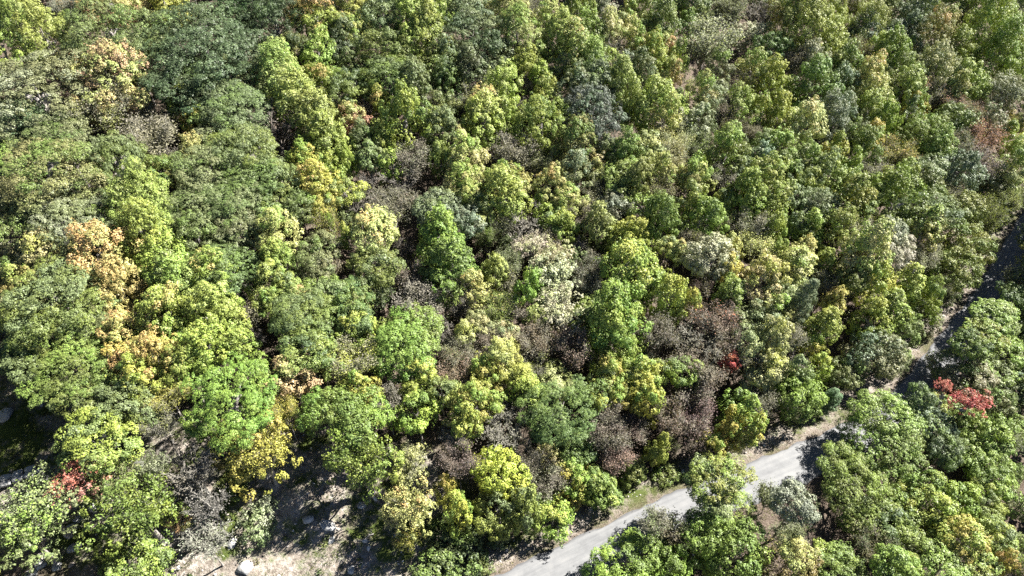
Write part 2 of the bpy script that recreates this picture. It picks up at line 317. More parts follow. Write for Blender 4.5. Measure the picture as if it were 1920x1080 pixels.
('m',72.5,124.6,8.3,3.55,5.33,'py','or',0.21,'pale yellow-green upright tree below right of the yellow-orange flecked tree'),
('m',82.2,130.8,8.4,3.29,4.93,'yg','py',0.30,'yellow-green upright tree right of the yellow-orange flecked tree'),
('m',91.4,137.1,9.2,4.65,6.97,'cy','gg',0.40,'creamy pale green upright tree below the rust-tinged olive crown'),
('t',88.3,131.2,7.3,3.68,3.97,'gb','rr',0.31,'smoky grey thin-leaved tree above the rounded rich-green tree'),
('m',93.6,131.5,8.2,2.91,4.36,'py','yg',0.30,'pale yellow-green upright tree above right of the rounded rich-green tree'),
('m',97.2,133.9,8.5,3.76,5.64,'yg','py',0.30,'yellow-green upright tree left of the rounded right-edge grey-green crown'),
('t',92.4,128.3,7.4,3.40,2.80,'gb','rr',0.41,'smoky grey thin-leaved tree above right of the rounded rich-green tree'),
('t',95.0,127.3,7.2,2.92,2.92,'cg','rr',0.26,'small silvery grey-green thin-leaved tree above left of the reddest slope crown'),
('t',98.3,127.7,6.9,2.93,2.93,'gb','rr',0.41,'small smoky grey thin-leaved tree above the reddest slope crown'),
('t',94.6,118.3,7.8,4.19,4.19,'rb','rr',0.46,'reddest of the red-tinged crowns along the right-hand slope'),
('m',97.7,122.4,8.2,3.21,4.81,'cg','gg',0.40,'silvery grey-green upright tree above right of the reddest slope crown'),
('o',104.5,131.9,9.3,4.50,4.50,'gg','cg',0.40,'rounded grey-green crown at the right edge above the red-tinged crowns'),
('m',111.6,138.0,7.8,2.15,3.45,'yg','ov',0.40,'small yellow-green upright tree above right of the rounded right-edge grey-green crown'),
('m',92.1,120.9,7.9,2.78,4.17,'mg','gg',0.30,'mid-green upright tree above left of the reddest slope crown'),
('t',87.8,115.0,7.1,3.20,3.77,'gb','rr',0.26,'smoky grey thin-leaved tree left of the reddest slope crown'),
('m',101.3,120.8,6.2,2.42,3.63,'ye','ov',0.50,'yellow crown right of the red-tinged crowns'),
('m',100.7,116.0,5.3,2.77,4.15,'ye','yg',0.50,'golden yellow upright tree below right of the yellow right-slope crown'),
('m',106.6,126.1,5.9,2.07,3.86,'cy','gg',0.40,'small creamy pale green upright tree above right of the yellow right-slope crown'),
('m',97.2,110.4,5.9,3.45,5.18,'cy','yg',0.40,'creamy pale green upright tree below the yellow right-slope crown'),
('o',79.6,114.7,9.4,4.84,4.82,'mg','yg',0.35,'rounded rich-green tree left of the red-tinged crowns'),
('m',80.4,111.0,8.2,3.37,5.06,'mg','yg',0.30,'mid-green upright tree below right of the rounded rich-green tree'),
('m',78.6,119.7,8.0,2.35,4.15,'dg','mg',0.30,'small dark green upright tree above left of the rounded rich-green tree'),
('m',83.6,126.7,8.1,2.03,3.04,'ye','yg',0.50,'small golden yellow upright tree above the rounded rich-green tree'),
('m',34.8,115.7,8.5,2.94,4.42,'cy','yg',0.50,'creamy pale green upright tree below right of the narrow orange tree'),
('m',33.8,108.5,8.0,2.48,3.72,'cg','gg',0.40,'silvery grey-green upright tree right of the tall yellow-green tree'),
('m',42.2,114.0,8.1,2.93,4.39,'yg','py',0.40,'yellow-green upright tree below left of the small olive-yellow ball tree'),
('m',38.9,104.5,7.9,2.09,3.13,'mg','yg',0.30,'small mid-green upright tree below left of the small olive-yellow ball tree'),
('m',36.6,99.2,8.3,3.38,5.08,'mg','yg',0.50,'mid-green upright tree below right of the tall yellow-green tree'),
('t',43.6,109.2,6.8,2.56,2.56,'br','br',0.00,'small grey-brown thin-leaved tree below left of the small olive-yellow ball tree'),
('m',46.5,113.6,7.9,2.57,3.86,'ov','yg',0.40,'olive-yellow upright tree below the small olive-yellow ball tree'),
('m',49.7,113.3,8.4,2.96,4.43,'ov','ye',0.40,'olive-yellow upright tree left of the cream and rust tree'),
('m',47.5,104.5,8.1,2.46,3.69,'mg','yg',0.50,'mid-green upright tree below left of the cream and rust tree'),
('m',43.6,101.0,7.7,2.07,3.10,'bl','gg',0.40,'small blue-green upright tree below left of the cream and rust tree'),
('m',55.3,112.7,8.9,3.68,5.53,'cy','or',0.26,'cream and rust tree in the middle of the upper right slope'),
('m',61.7,118.4,8.0,3.05,4.57,'bl','cg',0.40,'blue-green upright tree above right of the cream and rust tree'),
('m',62.0,114.3,8.3,3.00,4.49,'bl','cg',0.40,'blue-green upright tree above the small bright yellow crown'),
('m',65.9,119.9,8.0,2.33,3.49,'cg','bl',0.40,'small silvery grey-green upright tree below left of the yellow-orange flecked tree'),
('m',70.2,119.9,8.3,3.10,4.66,'yg','ov',0.40,'yellow-green upright tree below the yellow-orange flecked tree'),
('m',73.3,117.4,7.7,2.30,5.07,'yg','ov',0.40,'small yellow-green upright tree left of the rounded rich-green tree'),
('m',67.4,111.4,8.2,2.23,3.34,'ye','yg',0.40,'small golden yellow upright tree above right of the small bright yellow crown'),
('m',64.5,111.0,8.0,2.59,3.88,'gg','yg',0.40,'grey-green upright tree above right of the small bright yellow crown'),
('m',64.9,107.9,8.4,2.91,4.37,'mg','ol',0.30,'mid-green upright tree right of the small bright yellow crown'),
('m',59.0,105.7,7.8,2.33,3.50,'ye','ov',0.40,'small bright yellow crown on the right slope below cream and rust ones'),
('m',52.1,101.7,8.2,2.78,4.17,'gg','yg',0.50,'grey-green upright tree left of the small bright yellow crown'),
('m',55.0,98.9,8.1,3.09,4.64,'yg','gg',0.40,'yellow-green upright tree below left of the small bright yellow crown'),
('m',61.1,102.3,7.7,1.77,2.97,'yg','ov',0.30,'small yellow-green upright tree below right of the small bright yellow crown'),
('t',71.9,107.8,7.5,4.33,3.46,'ol','or',0.26,'olive thin-leaved tree below left of the rounded rich-green tree'),
('t',65.5,103.1,7.4,3.37,2.70,'br','ol',0.30,'grey-brown thin-leaved tree below right of the small bright yellow crown'),
('o',74.2,101.8,9.1,3.83,2.49,'mg','gg',0.40,'mid-green broad crown below the rounded rich-green tree'),
('m',82.6,105.1,8.4,3.65,5.48,'bl','dg',0.40,'blue-green upright tree below left of the reddest slope crown'),
('t',90.9,110.9,6.8,3.61,3.90,'br','rr',0.18,'grey-brown thin-leaved tree below the reddest slope crown'),
('m',69.8,99.3,8.3,2.46,3.68,'yg','ov',0.40,'yellow-green upright tree below the rounded rich-green tree'),
('m',47.3,98.4,7.6,1.71,2.57,'yg','ov',0.30,'small yellow-green upright tree left of the small bright yellow crown'),
('m',42.0,93.5,8.7,3.63,5.44,'yg','ov',0.30,'yellow-green upright tree, second one above left of the tall olive spire'),
('m',31.1,94.7,8.2,2.31,3.58,'py','yg',0.40,'pale yellow-green upright tree below right of the tall yellow-green tree'),
('t',35.3,95.5,7.4,3.17,2.53,'br','cg',0.40,'grey-brown thin-leaved tree above the pale silvery dome'),
('t',32.5,104.9,7.1,3.31,3.31,'gg','cg',0.40,'grey-green thin-leaved tree below right of the tall yellow-green tree'),
('m',49.2,98.2,7.9,1.71,2.57,'gg','yg',0.40,'small grey-green upright tree below left of the small bright yellow crown'),
('o',93.6,109.8,3.9,3.41,2.22,'gg','bl',0.30,'grey-green broad crown below the yellow right-slope crown'),
('o',-73.9,79.6,7.6,1.69,1.69,'gg','mg',0.30,'small grey-green broad crown below left of the light layered crown'),
('o',-70.4,72.9,8.4,2.98,2.98,'gg','mg',0.40,'grey-green broad crown above left of the pale yellow tree'),
('o',-70.0,68.9,7.5,1.60,1.60,'gg','mg',0.40,'small grey-green broad crown left of the pale yellow tree'),
('o',-66.6,78.7,9.1,4.18,2.59,'gg','cg',0.30,'large grey-green broad crown below the light layered crown'),
('o',-64.0,74.5,9.5,5.17,3.21,'gg','cg',0.40,'large grey-green broad crown above right of the pale yellow tree'),
('o',-62.1,80.7,8.1,1.86,1.86,'gg','mg',0.30,'small grey-green broad crown left of the big spreading yellow-green tree'),
('m',-54.7,78.6,9.3,4.83,6.04,'yg','ol',0.30,'big yellow-green spreading tree in the left half above the orange-topped maple'),
('m',-52.6,74.6,9.2,4.34,5.43,'yg','ye',0.25,'large yellow-green upright tree below the big spreading yellow-green tree'),
('m',-49.7,71.5,8.5,3.38,4.22,'yg','ye',0.30,'yellow-green upright tree below right of the big spreading yellow-green tree'),
('o',-59.1,81.8,7.6,1.73,1.39,'ol','gg',0.30,'small olive broad crown above left of the big spreading yellow-green tree'),
('m',-65.2,70.3,8.2,3.07,3.84,'cy','ye',0.30,'pale yellow tree left of the large orange-topped tree'),
('m',-68.8,71.9,7.3,1.30,1.99,'cy','br',0.30,'small creamy pale green upright tree left of the pale yellow tree'),
('m',-56.9,70.0,8.7,4.19,5.24,'py','or',0.48,'large orange-topped yellow-green tree, biggest orange one in the left half'),
('m',-53.3,65.7,8.1,3.00,3.97,'py','or',0.26,'pale yellow-green upright tree below right of the large orange-topped tree'),
('o',-60.2,62.8,10.4,7.05,4.37,'mg','gg',0.50,'very broad dull green crown below the pale yellow tree at left'),
('m',-66.4,66.0,7.7,2.12,2.65,'ol','yg',0.30,'olive upright tree left of the very broad dull green crown'),
('o',-64.8,61.9,8.4,3.04,1.91,'gg','mg',0.40,'grey-green broad crown below left of the very broad dull green crown'),
('o',-57.3,61.1,9.4,4.55,2.82,'gg','mg',0.40,'large grey-green broad crown below right of the very broad dull green crown'),
('o',-47.4,81.6,9.1,4.34,2.69,'gg','mg',0.30,'large grey-green broad crown right of the big spreading yellow-green tree'),
('o',-42.0,81.6,9.4,4.62,2.86,'gg','mg',0.30,'large grey-green broad crown, second one below left of the big soft mid-green crown'),
('o',-36.4,84.3,8.3,2.98,2.17,'mg','em',0.30,'mid-green broad crown above the pale lumpy tree'),
('o',-46.1,76.1,8.6,3.10,3.05,'gg','mg',0.40,'grey-green broad crown above left of the emerald left-half crown'),
('o',-40.2,70.9,9.0,4.37,2.71,'em','mg',0.40,'emerald-green shaded crown among grey-green ones in the left half'),
('o',-39.9,77.4,8.8,3.12,2.34,'gg','mg',0.30,'grey-green broad crown left of the pale lumpy tree'),
('o',-32.7,83.1,8.2,2.67,2.34,'gg','mg',0.30,'grey-green broad crown above right of the pale lumpy tree'),
('m',-30.4,86.5,8.3,2.61,3.26,'ye','yg',0.40,'golden yellow upright tree below the golden band-foot tree'),
('m',-35.2,77.5,8.6,3.00,3.75,'py','yg',0.40,'pale yellow-green lumpy tree right of the emerald-green shaded crown'),
('m',-34.0,72.7,8.0,2.65,3.32,'yg','ye',0.30,'yellow-green upright tree below the pale lumpy tree'),
('m',-34.0,69.2,7.8,2.34,2.92,'yg','ye',0.20,'yellow-green upright tree above left of the small orange tuft'),
('m',-33.7,65.7,7.6,1.78,2.30,'yg','bg',0.30,'yellow-green upright tree left of the small orange tuft'),
('t',-28.4,81.2,7.0,2.87,3.70,'ol','yg',0.50,'olive thin-leaved tree left of the orange-crested pale tree'),
('o',-28.5,74.6,8.3,2.82,2.49,'gg','mg',0.40,'grey-green broad crown below right of the pale lumpy tree'),
('t',-26.7,73.2,6.3,2.04,2.34,'gb','br',0.40,'small smoky grey thin-leaved tree above right of the small orange tuft'),
('m',-30.4,67.6,7.4,1.50,1.88,'op','py',0.50,'small tuft of orange foliage on a treetop left of centre'),
('t',-29.8,70.1,6.5,2.34,1.87,'gg','cg',0.40,'grey-green thin-leaved tree above right of the small orange tuft'),
('o',-25.9,67.9,8.1,2.45,2.07,'mg','gg',0.40,'mid-green broad crown right of the small orange tuft'),
('o',-28.3,62.3,9.6,4.66,2.89,'mg','gg',0.40,'large deep green rounded tree right of the yellow-green maples'),
('o',-27.3,58.5,9.0,4.19,2.60,'mg','dg',0.40,'large mid-green broad crown below the large deep green tree'),
('m',-46.3,67.2,8.4,3.80,4.75,'ol','yg',0.50,'large olive upright tree above left of the many-lobed yellow-green tree'),
('m',-42.2,68.6,8.5,3.09,3.86,'yg','or',0.18,'yellow-green upright tree below left of the emerald left-half crown'),
('m',-40.0,65.8,7.8,2.29,2.86,'yg','py',0.30,'yellow-green upright tree above right of the many-lobed yellow-green tree'),
('m',-46.1,62.1,8.3,3.45,4.31,'yg','or',0.18,'large yellow-green upright tree left of the many-lobed yellow-green tree'),
('m',-40.6,62.1,8.6,3.20,4.00,'yg','py',0.20,'tall many-lobed yellow-green tree right of the dark gap and orange trees'),
('m',-44.5,59.7,7.8,2.19,2.83,'yg','py',0.20,'yellow-green upright tree, nearest one below left of the many-lobed yellow-green tree'),
('m',-38.1,62.7,7.5,1.75,2.75,'yg','py',0.20,'yellow-green upright tree right of the many-lobed yellow-green tree'),
('m',-40.1,58.0,8.4,3.36,4.21,'yg','ye',0.20,'large yellow-green upright tree below the many-lobed yellow-green tree'),
('m',-36.2,58.4,7.6,1.94,2.42,'yg','ye',0.20,'yellow-green upright tree below right of the many-lobed yellow-green tree'),
('m',-42.3,55.2,8.2,2.61,3.26,'yg','or',0.18,'yellow-green upright tree, second one below left of the many-lobed yellow-green tree'),
('m',-50.2,58.6,8.2,2.63,3.29,'py','or',0.41,'orange-fringed tree beside a black gap in the left half'),
('m',-45.7,55.6,8.4,3.06,3.83,'ye','or',0.36,'orange-tinged golden yellow upright tree below right of the orange-fringed tree'),
('m',-50.4,55.9,7.9,2.13,2.74,'ye','or',0.46,'orange-tinged golden yellow upright tree below the orange-fringed tree'),
('m',-46.9,53.1,8.3,2.79,3.48,'ye','yg',0.40,'golden yellow upright tree below the orange-fringed tree'),
('b',-38.2,69.2,5.9,2.34,2.91,'br','br',0.00,'grey-brown leafless tree below right of the emerald left-half crown'),
('t',-36.2,64.4,6.5,2.26,2.84,'br','ol',0.40,'grey-brown thin-leaved tree right of the many-lobed yellow-green tree'),
('b',-35.5,61.3,5.3,1.91,1.91,'br','br',0.00,'small grey-brown leafless tree above left of the deep orange twiggy tree'),
('m',-28.7,54.9,7.8,2.50,3.12,'op','py',0.30,'deep orange tree with bare grey twigs, left of centre'),
('o',-60.0,57.5,9.3,4.93,3.05,'mg','yg',0.30,'large mid-green broad crown left of the lobed green crown'),
('o',-55.5,57.0,8.8,3.72,2.30,'mg','yg',0.30,'lobed green crown above the clearing at lower left'),
('o',-63.9,55.4,7.8,1.71,1.71,'gg','mg',0.40,'grey-green broad crown left of the lobed green crown'),
('o',-60.6,53.8,8.2,2.90,1.80,'mg','gg',0.40,'mid-green broad crown left of the lobed green crown'),
('o',-55.0,53.8,9.2,4.59,2.84,'mg','yg',0.30,'large mid-green broad crown below the lobed green crown'),
('m',-24.4,57.9,7.8,1.71,2.58,'ol','yg',0.50,'olive upright tree left of the thin yellow twiggy tree'),
('m',-25.4,79.2,7.4,1.12,2.46,'yg','ye',0.40,'small yellow-green upright tree left of the orange-crested pale tree'),
('b',-25.0,87.7,6.3,3.37,2.69,'br','bu',0.40,'grey-brown leafless tree above left of the orange-crested pale tree'),
('t',-19.0,85.9,7.8,4.42,3.53,'gb','bu',0.30,'smoky grey thin-leaved tree above right of the orange-crested pale tree'),
('m',-20.9,79.5,8.9,3.63,4.53,'py','or',0.31,'orange-crested pale tree with dark green beneath, just left of centre'),
('o',-20.1,72.9,8.9,3.38,2.78,'mg','gg',0.40,'mid-green broad crown below the orange-crested pale tree'),
('b',-16.8,78.6,5.8,2.15,2.79,'bu','br',0.40,'small purplish brown leafless tree below right of the orange-crested pale tree'),
('t',-15.4,72.4,7.1,3.10,4.03,'gb','bu',0.50,'smoky grey thin-leaved tree above the dark brown-grey cone'),
('t',-13.6,67.8,7.8,4.01,3.21,'gb','br',0.50,'dark brown-grey conical crown in the middle of the picture'),
('o',-11.7,84.6,9.1,3.92,2.43,'bl','gg',0.50,'blue-green broad crown above the vivid tufted tree'),
('o',-7.5,82.9,8.1,2.11,2.11,'bl','cg',0.40,'blue-green broad crown above right of the vivid tufted tree'),
('m',-6.9,87.8,7.9,2.84,3.55,'py','yg',0.40,'pale yellow-green upright tree above right of the vivid tufted tree'),
('m',-1.1,87.2,8.9,3.78,4.72,'yg','py',0.30,'yellow-green upright tree below the smooth grey-brown dome'),
('m',-10.6,78.9,8.7,3.92,4.90,'yg','bg',0.50,'vivid yellow-green tree with pointed tufts, dark gap below, near centre'),
('m',-9.0,73.2,8.5,3.81,4.77,'mg','yg',0.40,'large mid-green upright tree below the vivid tufted tree'),
('o',-10.1,70.5,8.0,2.24,2.12,'mg','bg',0.30,'mid-green broad crown above right of the dark brown-grey cone'),
('t',-3.9,82.3,6.7,2.57,3.34,'gg','yg',0.40,'grey-green thin-leaved tree right of the vivid tufted tree'),
('b',3.1,84.4,6.8,4.83,3.86,'br','gb',0.40,'grey-brown leafless tree above the palest cream crown'),
('m',5.5,89.2,7.7,1.93,2.41,'py','yg',0.40,'small pale yellow-green upright tree below right of the smooth grey-brown dome'),
('m',9.0,88.7,7.8,2.56,3.20,'py','yg',0.40,'pale yellow-green upright tree above left of the golden-green spire'),
('m',8.0,84.0,8.0,2.05,3.38,'yg','ye',0.30,'yellow-green upright tree above the palest cream crown'),
('t',13.0,90.0,7.0,2.30,2.30,'cg','br',0.40,'small silvery grey-green thin-leaved tree above left of the golden-green spire'),
('m',13.6,83.3,7.9,2.63,3.94,'mg','py',0.40,'mid-green upright tree left of the golden-green spire'),
('o',17.2,88.2,8.4,2.20,2.20,'cg','db',0.40,'silvery grey-green broad crown above the golden-green spire'),
('m',18.4,81.6,8.2,2.89,4.33,'ov','ye',0.50,'golden-green spire-shaped tree right of centre'),
('m',17.9,75.6,8.9,4.19,6.29,'yg','ye',0.40,'large yellow-green upright tree below the golden-green spire'),
('t',17.9,73.5,7.5,4.23,3.39,'gg','yg',0.50,'grey-green thin-leaved tree left of the bright yellow-green column'),
('o',21.1,87.4,8.4,2.50,2.50,'mg','yg',0.40,'mid-green broad crown above right of the golden-green spire'),
('m',23.9,84.6,8.0,2.82,5.21,'yg','mg',0.50,'yellow-green upright tree above right of the golden-green spire'),
('t',26.6,83.9,6.6,1.50,1.95,'gg','cg',0.40,'small grey-green thin-leaved tree above left of the pale silvery dome'),
('m',25.8,79.3,7.8,1.44,2.36,'py','or',0.26,'small pale yellow-green upright tree left of the pale silvery dome'),
('t',23.3,79.0,6.9,2.19,2.19,'br','gb',0.40,'small grey-brown thin-leaved tree above the bright yellow-green column'),
('m',23.5,70.9,7.9,2.20,4.83,'yg','ye',0.40,'bright yellow-green column right of the purple-brown thicket'),
('s',2.8,79.5,8.4,2.53,1.90,'cr','cy',0.40,'cream-coloured open-crowned tree above left of the palest cream crown'),
('s',6.5,77.3,8.4,2.65,1.99,'cr','cy',0.40,'cream-coloured open-crowned tree above the palest cream crown'),
('s',5.9,73.9,8.4,3.33,3.28,'cr','cy',0.30,'cream-coloured crown, palest and largest of the whitish ones at the centre'),
('s',6.8,68.5,8.4,3.65,2.74,'cr','cy',0.30,'cream-coloured open-crowned tree below the palest cream crown'),
('t',-0.5,76.5,7.1,2.48,3.11,'cg','gg',0.40,'silvery grey-green thin-leaved tree above left of the narrow yellow-green tree'),
('m',-2.9,73.6,7.7,1.92,3.53,'yg','py',0.40,'yellow-green upright tree above left of the narrow yellow-green tree'),
('m',2.1,70.1,7.6,2.15,4.73,'yg','bg',0.30,'narrow yellow-green tree leaning on the left of the cream-coloured crown'),
('m',3.8,66.5,7.3,1.58,2.40,'yg','py',0.30,'small yellow-green upright tree below right of the narrow yellow-green tree'),
('t',11.9,77.0,6.9,2.52,3.16,'gb','db',0.40,'smoky grey thin-leaved tree, second one right of the palest cream crown'),
('b',10.2,81.7,6.0,2.59,2.07,'br','br',0.00,'grey-brown leafless tree above right of the palest cream crown'),
('t',11.3,73.0,6.8,2.80,3.47,'gb','br',0.50,'smoky grey thin-leaved tree, nearest one right of the palest cream crown'),
('b',15.7,72.8,5.7,2.13,2.13,'br','br',0.00,'small grey-brown leafless tree above the big vivid thicket tree'),
('t',-8.1,69.7,6.9,3.06,3.98,'gb','br',0.50,'smoky grey thin-leaved tree right of the dark brown-grey cone'),
('m',-5.4,70.5,7.8,2.16,3.11,'py','or',0.18,'pale yellow-green upright tree left of the narrow yellow-green tree'),
('t',-2.1,67.6,7.3,3.03,3.03,'ol','or',0.21,'olive thin-leaved tree below left of the narrow yellow-green tree'),
('t',-18.9,69.0,6.7,2.02,2.62,'gg','cg',0.40,'small grey-green thin-leaved tree left of the dark brown-grey cone'),
('o',-22.6,67.4,8.5,2.99,1.85,'mg','em',0.40,'mid-green broad crown right of the large deep green tree'),
('o',-22.2,64.2,8.2,2.39,2.29,'em','mg',0.40,'emerald-green broad crown right of the large deep green tree'),
('m',-21.8,62.5,8.0,2.02,2.53,'yg','ye',0.40,'yellow-green upright tree above the thin yellow twiggy tree'),
('m',-19.0,62.2,7.0,1.01,2.23,'yg','ye',0.30,'small yellow-green upright tree left of the bright domed tree'),
('o',-14.4,63.6,8.5,3.48,2.16,'mg','bg',0.40,'mid-green broad crown below left of the dark brown-grey cone'),
('o',-14.1,58.9,9.2,3.86,2.39,'mg','bg',0.50,'bright mid-green domed tree left of the purple-brown thicket'),
('m',-12.3,55.9,7.8,1.95,2.43,'yg','ye',0.40,'yellow-green upright tree below right of the bright domed tree'),
('t',-20.7,57.1,7.7,4.02,3.64,'ye','br',0.50,'thin yellow tree with grey bare twigs in its top'),
('b',-9.4,63.2,6.1,2.63,3.36,'br','gb',0.40,'grey-brown leafless tree right of the bright domed tree'),
('m',-6.5,63.2,7.7,1.54,1.93,'cy','ye',0.40,'small creamy pale green upright tree above left of the bright yellow tree'),
('t',-6.0,60.4,6.3,1.94,2.52,'gb','br',0.40,'small smoky grey thin-leaved tree left of the bright yellow tree'),
('t',-3.0,62.5,7.1,2.93,2.34,'bu','br',0.50,'purplish brown thin-leaved tree above left of the bright yellow tree'),
('t',3.3,63.3,7.4,3.62,2.89,'bu','gb',0.40,'purplish brown thin-leaved tree left of the largest purple-brown crown'),
('t',1.0,67.9,6.9,2.03,2.39,'bu','br',0.50,'small purplish brown thin-leaved tree below the narrow yellow-green tree'),
('t',8.3,61.7,7.4,3.59,3.98,'bu','gb',0.30,'largest purple-brown crown between two yellow-green trees right of centre'),
('t',2.7,59.6,7.0,3.22,2.58,'gb','ol',0.40,'smoky grey thin-leaved tree right of the bright yellow tree'),
('m',-1.5,59.1,7.9,2.64,3.30,'ye','py',0.50,'bright yellow tree in front of the purple-brown crowns'),
('m',-3.4,57.1,7.7,1.98,2.48,'ye','yg',0.40,'golden yellow upright tree, nearest one below left of the bright yellow tree'),
('m',1.2,57.0,8.0,1.74,2.18,'yg','ye',0.40,'yellow-green upright tree, nearest one below right of the bright yellow tree'),
('o',5.8,57.1,7.9,2.10,1.30,'mg','cy',0.40,'mid-green broad crown above the blue-green broad tree'),
('m',14.0,65.0,9.0,4.20,6.30,'yg','bg',0.50,'big vivid green tree amid the purple-brown thicket'),
('m',15.1,62.1,8.1,2.86,4.29,'yg','bg',0.40,'yellow-green upright tree below the big vivid thicket tree'),
('m',13.4,58.9,8.0,2.55,3.82,'ye','yg',0.40,'golden yellow upright tree below right of the largest purple-brown crown'),
('m',18.2,58.2,7.8,2.28,3.42,'ye','yg',0.50,'golden yellow upright tree below right of the big vivid thicket tree'),
('t',21.3,65.2,7.7,3.72,4.09,'bu','gb',0.40,'purplish brown thin-leaved tree below the bright yellow-green column'),
('t',23.1,60.6,6.4,1.98,2.57,'bu','br',0.40,'small purplish brown thin-leaved tree below left of the dark bare thicket'),
('t',18.9,61.5,6.7,1.99,1.59,'gg','br',0.40,'small grey-green thin-leaved tree below right of the big vivid thicket tree'),
('t',-8.2,57.4,6.9,3.14,2.51,'bu','rb',0.40,'purplish brown thin-leaved tree left of the bright yellow tree'),
('m',31.5,85.9,8.0,2.86,4.29,'yg','mg',0.40,'yellow-green upright tree above the pale silvery dome'),
('m',29.2,88.1,7.6,1.93,4.15,'yg','gg',0.40,'small yellow-green upright tree above left of the pale silvery dome'),
('m',38.4,89.4,8.6,3.23,4.84,'yg','ov',0.40,'yellow-green upright tree above right of the pale silvery dome'),
('m',42.9,89.8,8.2,2.77,4.15,'yg','ov',0.40,'yellow-green upright tree, nearest one above left of the tall olive spire'),
('o',51.9,90.9,8.2,2.90,2.90,'cg','gg',0.40,'silvery grey-green broad crown above right of the tall olive spire'),
('c',49.1,86.3,7.0,2.21,4.39,'ov','yg',0.50,'tall olive-green spire beside a black gap on the right slope'),
('c',46.5,85.2,7.0,1.89,4.04,'mg','dg',0.40,'small mid-green slim spire left of the tall olive spire'),
('o',45.2,86.4,7.8,1.57,1.57,'gg','yg',0.30,'small grey-green broad crown left of the tall olive spire'),
('m',57.2,90.1,8.2,3.28,4.92,'ov','mg',0.40,'olive-yellow upright tree above right of the tall olive spire'),
('m',64.9,92.0,8.9,4.00,6.01,'mg','ov',0.40,'mid-green upright tree above right of the pale lobed crown'),
('o',70.8,92.5,9.3,4.30,3.01,'mg','dg',0.40,'mid-green broad crown above left of the olive road crown'),
('o',82.1,98.0,5.9,3.52,3.52,'mg','ol',0.50,'mid-green broad crown above the olive road crown'),
('t',86.6,97.7,5.3,3.81,4.95,'gg','ol',0.40,'grey-green thin-leaved tree above right of the olive road crown'),
('t',95.5,104.7,3.4,2.67,3.47,'cy','gg',0.40,'small creamy pale green thin-leaved tree below the yellow right-slope crown'),
('m',53.3,85.7,8.2,2.70,4.05,'ol','ov',0.40,'olive upright tree right of the tall olive spire'),
('t',57.5,85.0,7.5,4.17,3.34,'cg','cr',0.40,'silvery grey-green thin-leaved tree above the pale lobed crown'),
('o',62.8,86.7,8.4,2.87,2.27,'bl','cg',0.40,'blue-green broad crown above right of the pale lobed crown'),
('m',70.0,89.2,8.0,2.52,3.78,'py','yg',0.40,'pale yellow-green upright tree left of the olive road crown'),
('o',63.1,83.3,8.5,2.83,2.22,'cg','cr',0.40,'silvery grey-green broad crown right of the pale lobed crown'),
('m',55.8,79.4,8.6,4.07,6.10,'cy','yg',0.40,'pale lobed crown above the yellow trees beside the road bend'),
('t',70.3,86.1,4.9,3.17,2.53,'cg','br',0.40,'silvery grey-green thin-leaved tree left of the olive road crown'),
('o',79.3,90.5,4.5,4.06,3.77,'ol','mg',0.50,'olive crown overhanging the shaded stretch of road'),
('o',75.6,84.9,3.9,3.79,3.79,'mg','ol',0.40,'mid-green broad crown below the olive road crown'),
('t',82.7,91.1,3.2,2.48,3.22,'ol','gg',0.40,'small olive thin-leaved tree below right of the olive road crown'),
('c',63.2,77.6,6.3,2.16,4.78,'yg','ye',0.40,'yellow-green slim spire right of the amber-tinged crown'),
('m',57.1,76.1,7.3,2.30,4.12,'ye','ov',0.50,'amber-tinged crown on the slope left of the road bend'),
('o',53.6,76.4,8.3,2.25,2.13,'mg','ol',0.30,'mid-green broad crown below left of the pale lobed crown'),
('c',58.7,73.1,6.1,2.25,4.49,'yg','ov',0.40,'yellow-green slim spire below right of the amber-tinged crown'),
('m',66.3,76.3,4.8,2.67,4.11,'yg','mg',0.40,'yellow-green upright tree right of the amber-tinged crown'),
('o',62.2,71.6,4.2,2.57,2.57,'gg','yg',0.40,'grey-green broad crown, nearest one above right of the bushy verge crown'),
('m',55.0,70.8,5.9,2.55,3.82,'ov','ye',0.40,'olive-yellow upright tree above the bushy verge crown'),
('o',54.5,66.3,4.6,3.64,3.64,'gg','bl',0.40,'grey-green bushy crown just above the road verge at the bend'),
('o',50.9,63.3,3.6,2.45,2.33,'gg','mg',0.40,'grey-green broad crown below left of the bushy verge crown'),
('o',58.5,67.4,3.6,2.22,2.22,'gg','yg',0.40,'grey-green broad crown right of the bushy verge crown'),
('c',49.9,73.1,6.6,1.49,3.43,'ye','or',0.21,'narrow gold and orange spire on the right slope'),
('c',46.9,68.8,7.0,1.74,3.98,'yg','ye',0.40,'small yellow-green slim spire below left of the gold and orange spire'),
('c',49.8,80.3,6.7,1.54,3.46,'yg','ov',0.40,'small yellow-green slim spire below the tall olive spire'),
('c',47.1,81.7,7.0,1.55,3.25,'py','or',0.26,'small pale yellow-green slim spire below the tall olive spire'),
('c',43.8,77.7,7.4,2.41,4.58,'py','yg',0.40,'pale yellow-green slim spire above the soft blue-green pine'),
('p',43.2,70.8,8.5,2.17,5.65,'pb','pb',0.00,'soft blue-green pine rising between yellow broadleaf trees'),
('o',39.9,72.0,8.3,2.04,2.04,'gg','cy',0.40,'grey-green broad crown left of the soft blue-green pine'),
('m',37.9,74.8,8.1,3.09,4.63,'cy','ye',0.40,'creamy pale green upright tree above right of the dark green spire'),
('o',30.7,77.7,9.0,3.56,3.52,'cg','cr',0.40,'pale silvery dome right of the golden-green spire'),
('m',34.9,81.0,7.5,1.75,2.62,'ye','py',0.40,'small golden yellow upright tree right of the pale silvery dome'),
('m',33.5,76.3,7.9,1.84,2.76,'ye','yg',0.40,'small golden yellow upright tree below right of the pale silvery dome'),
('c',32.9,72.3,7.1,2.04,4.15,'mg','ov',0.40,'dark green narrow spire-like tree right of centre'),
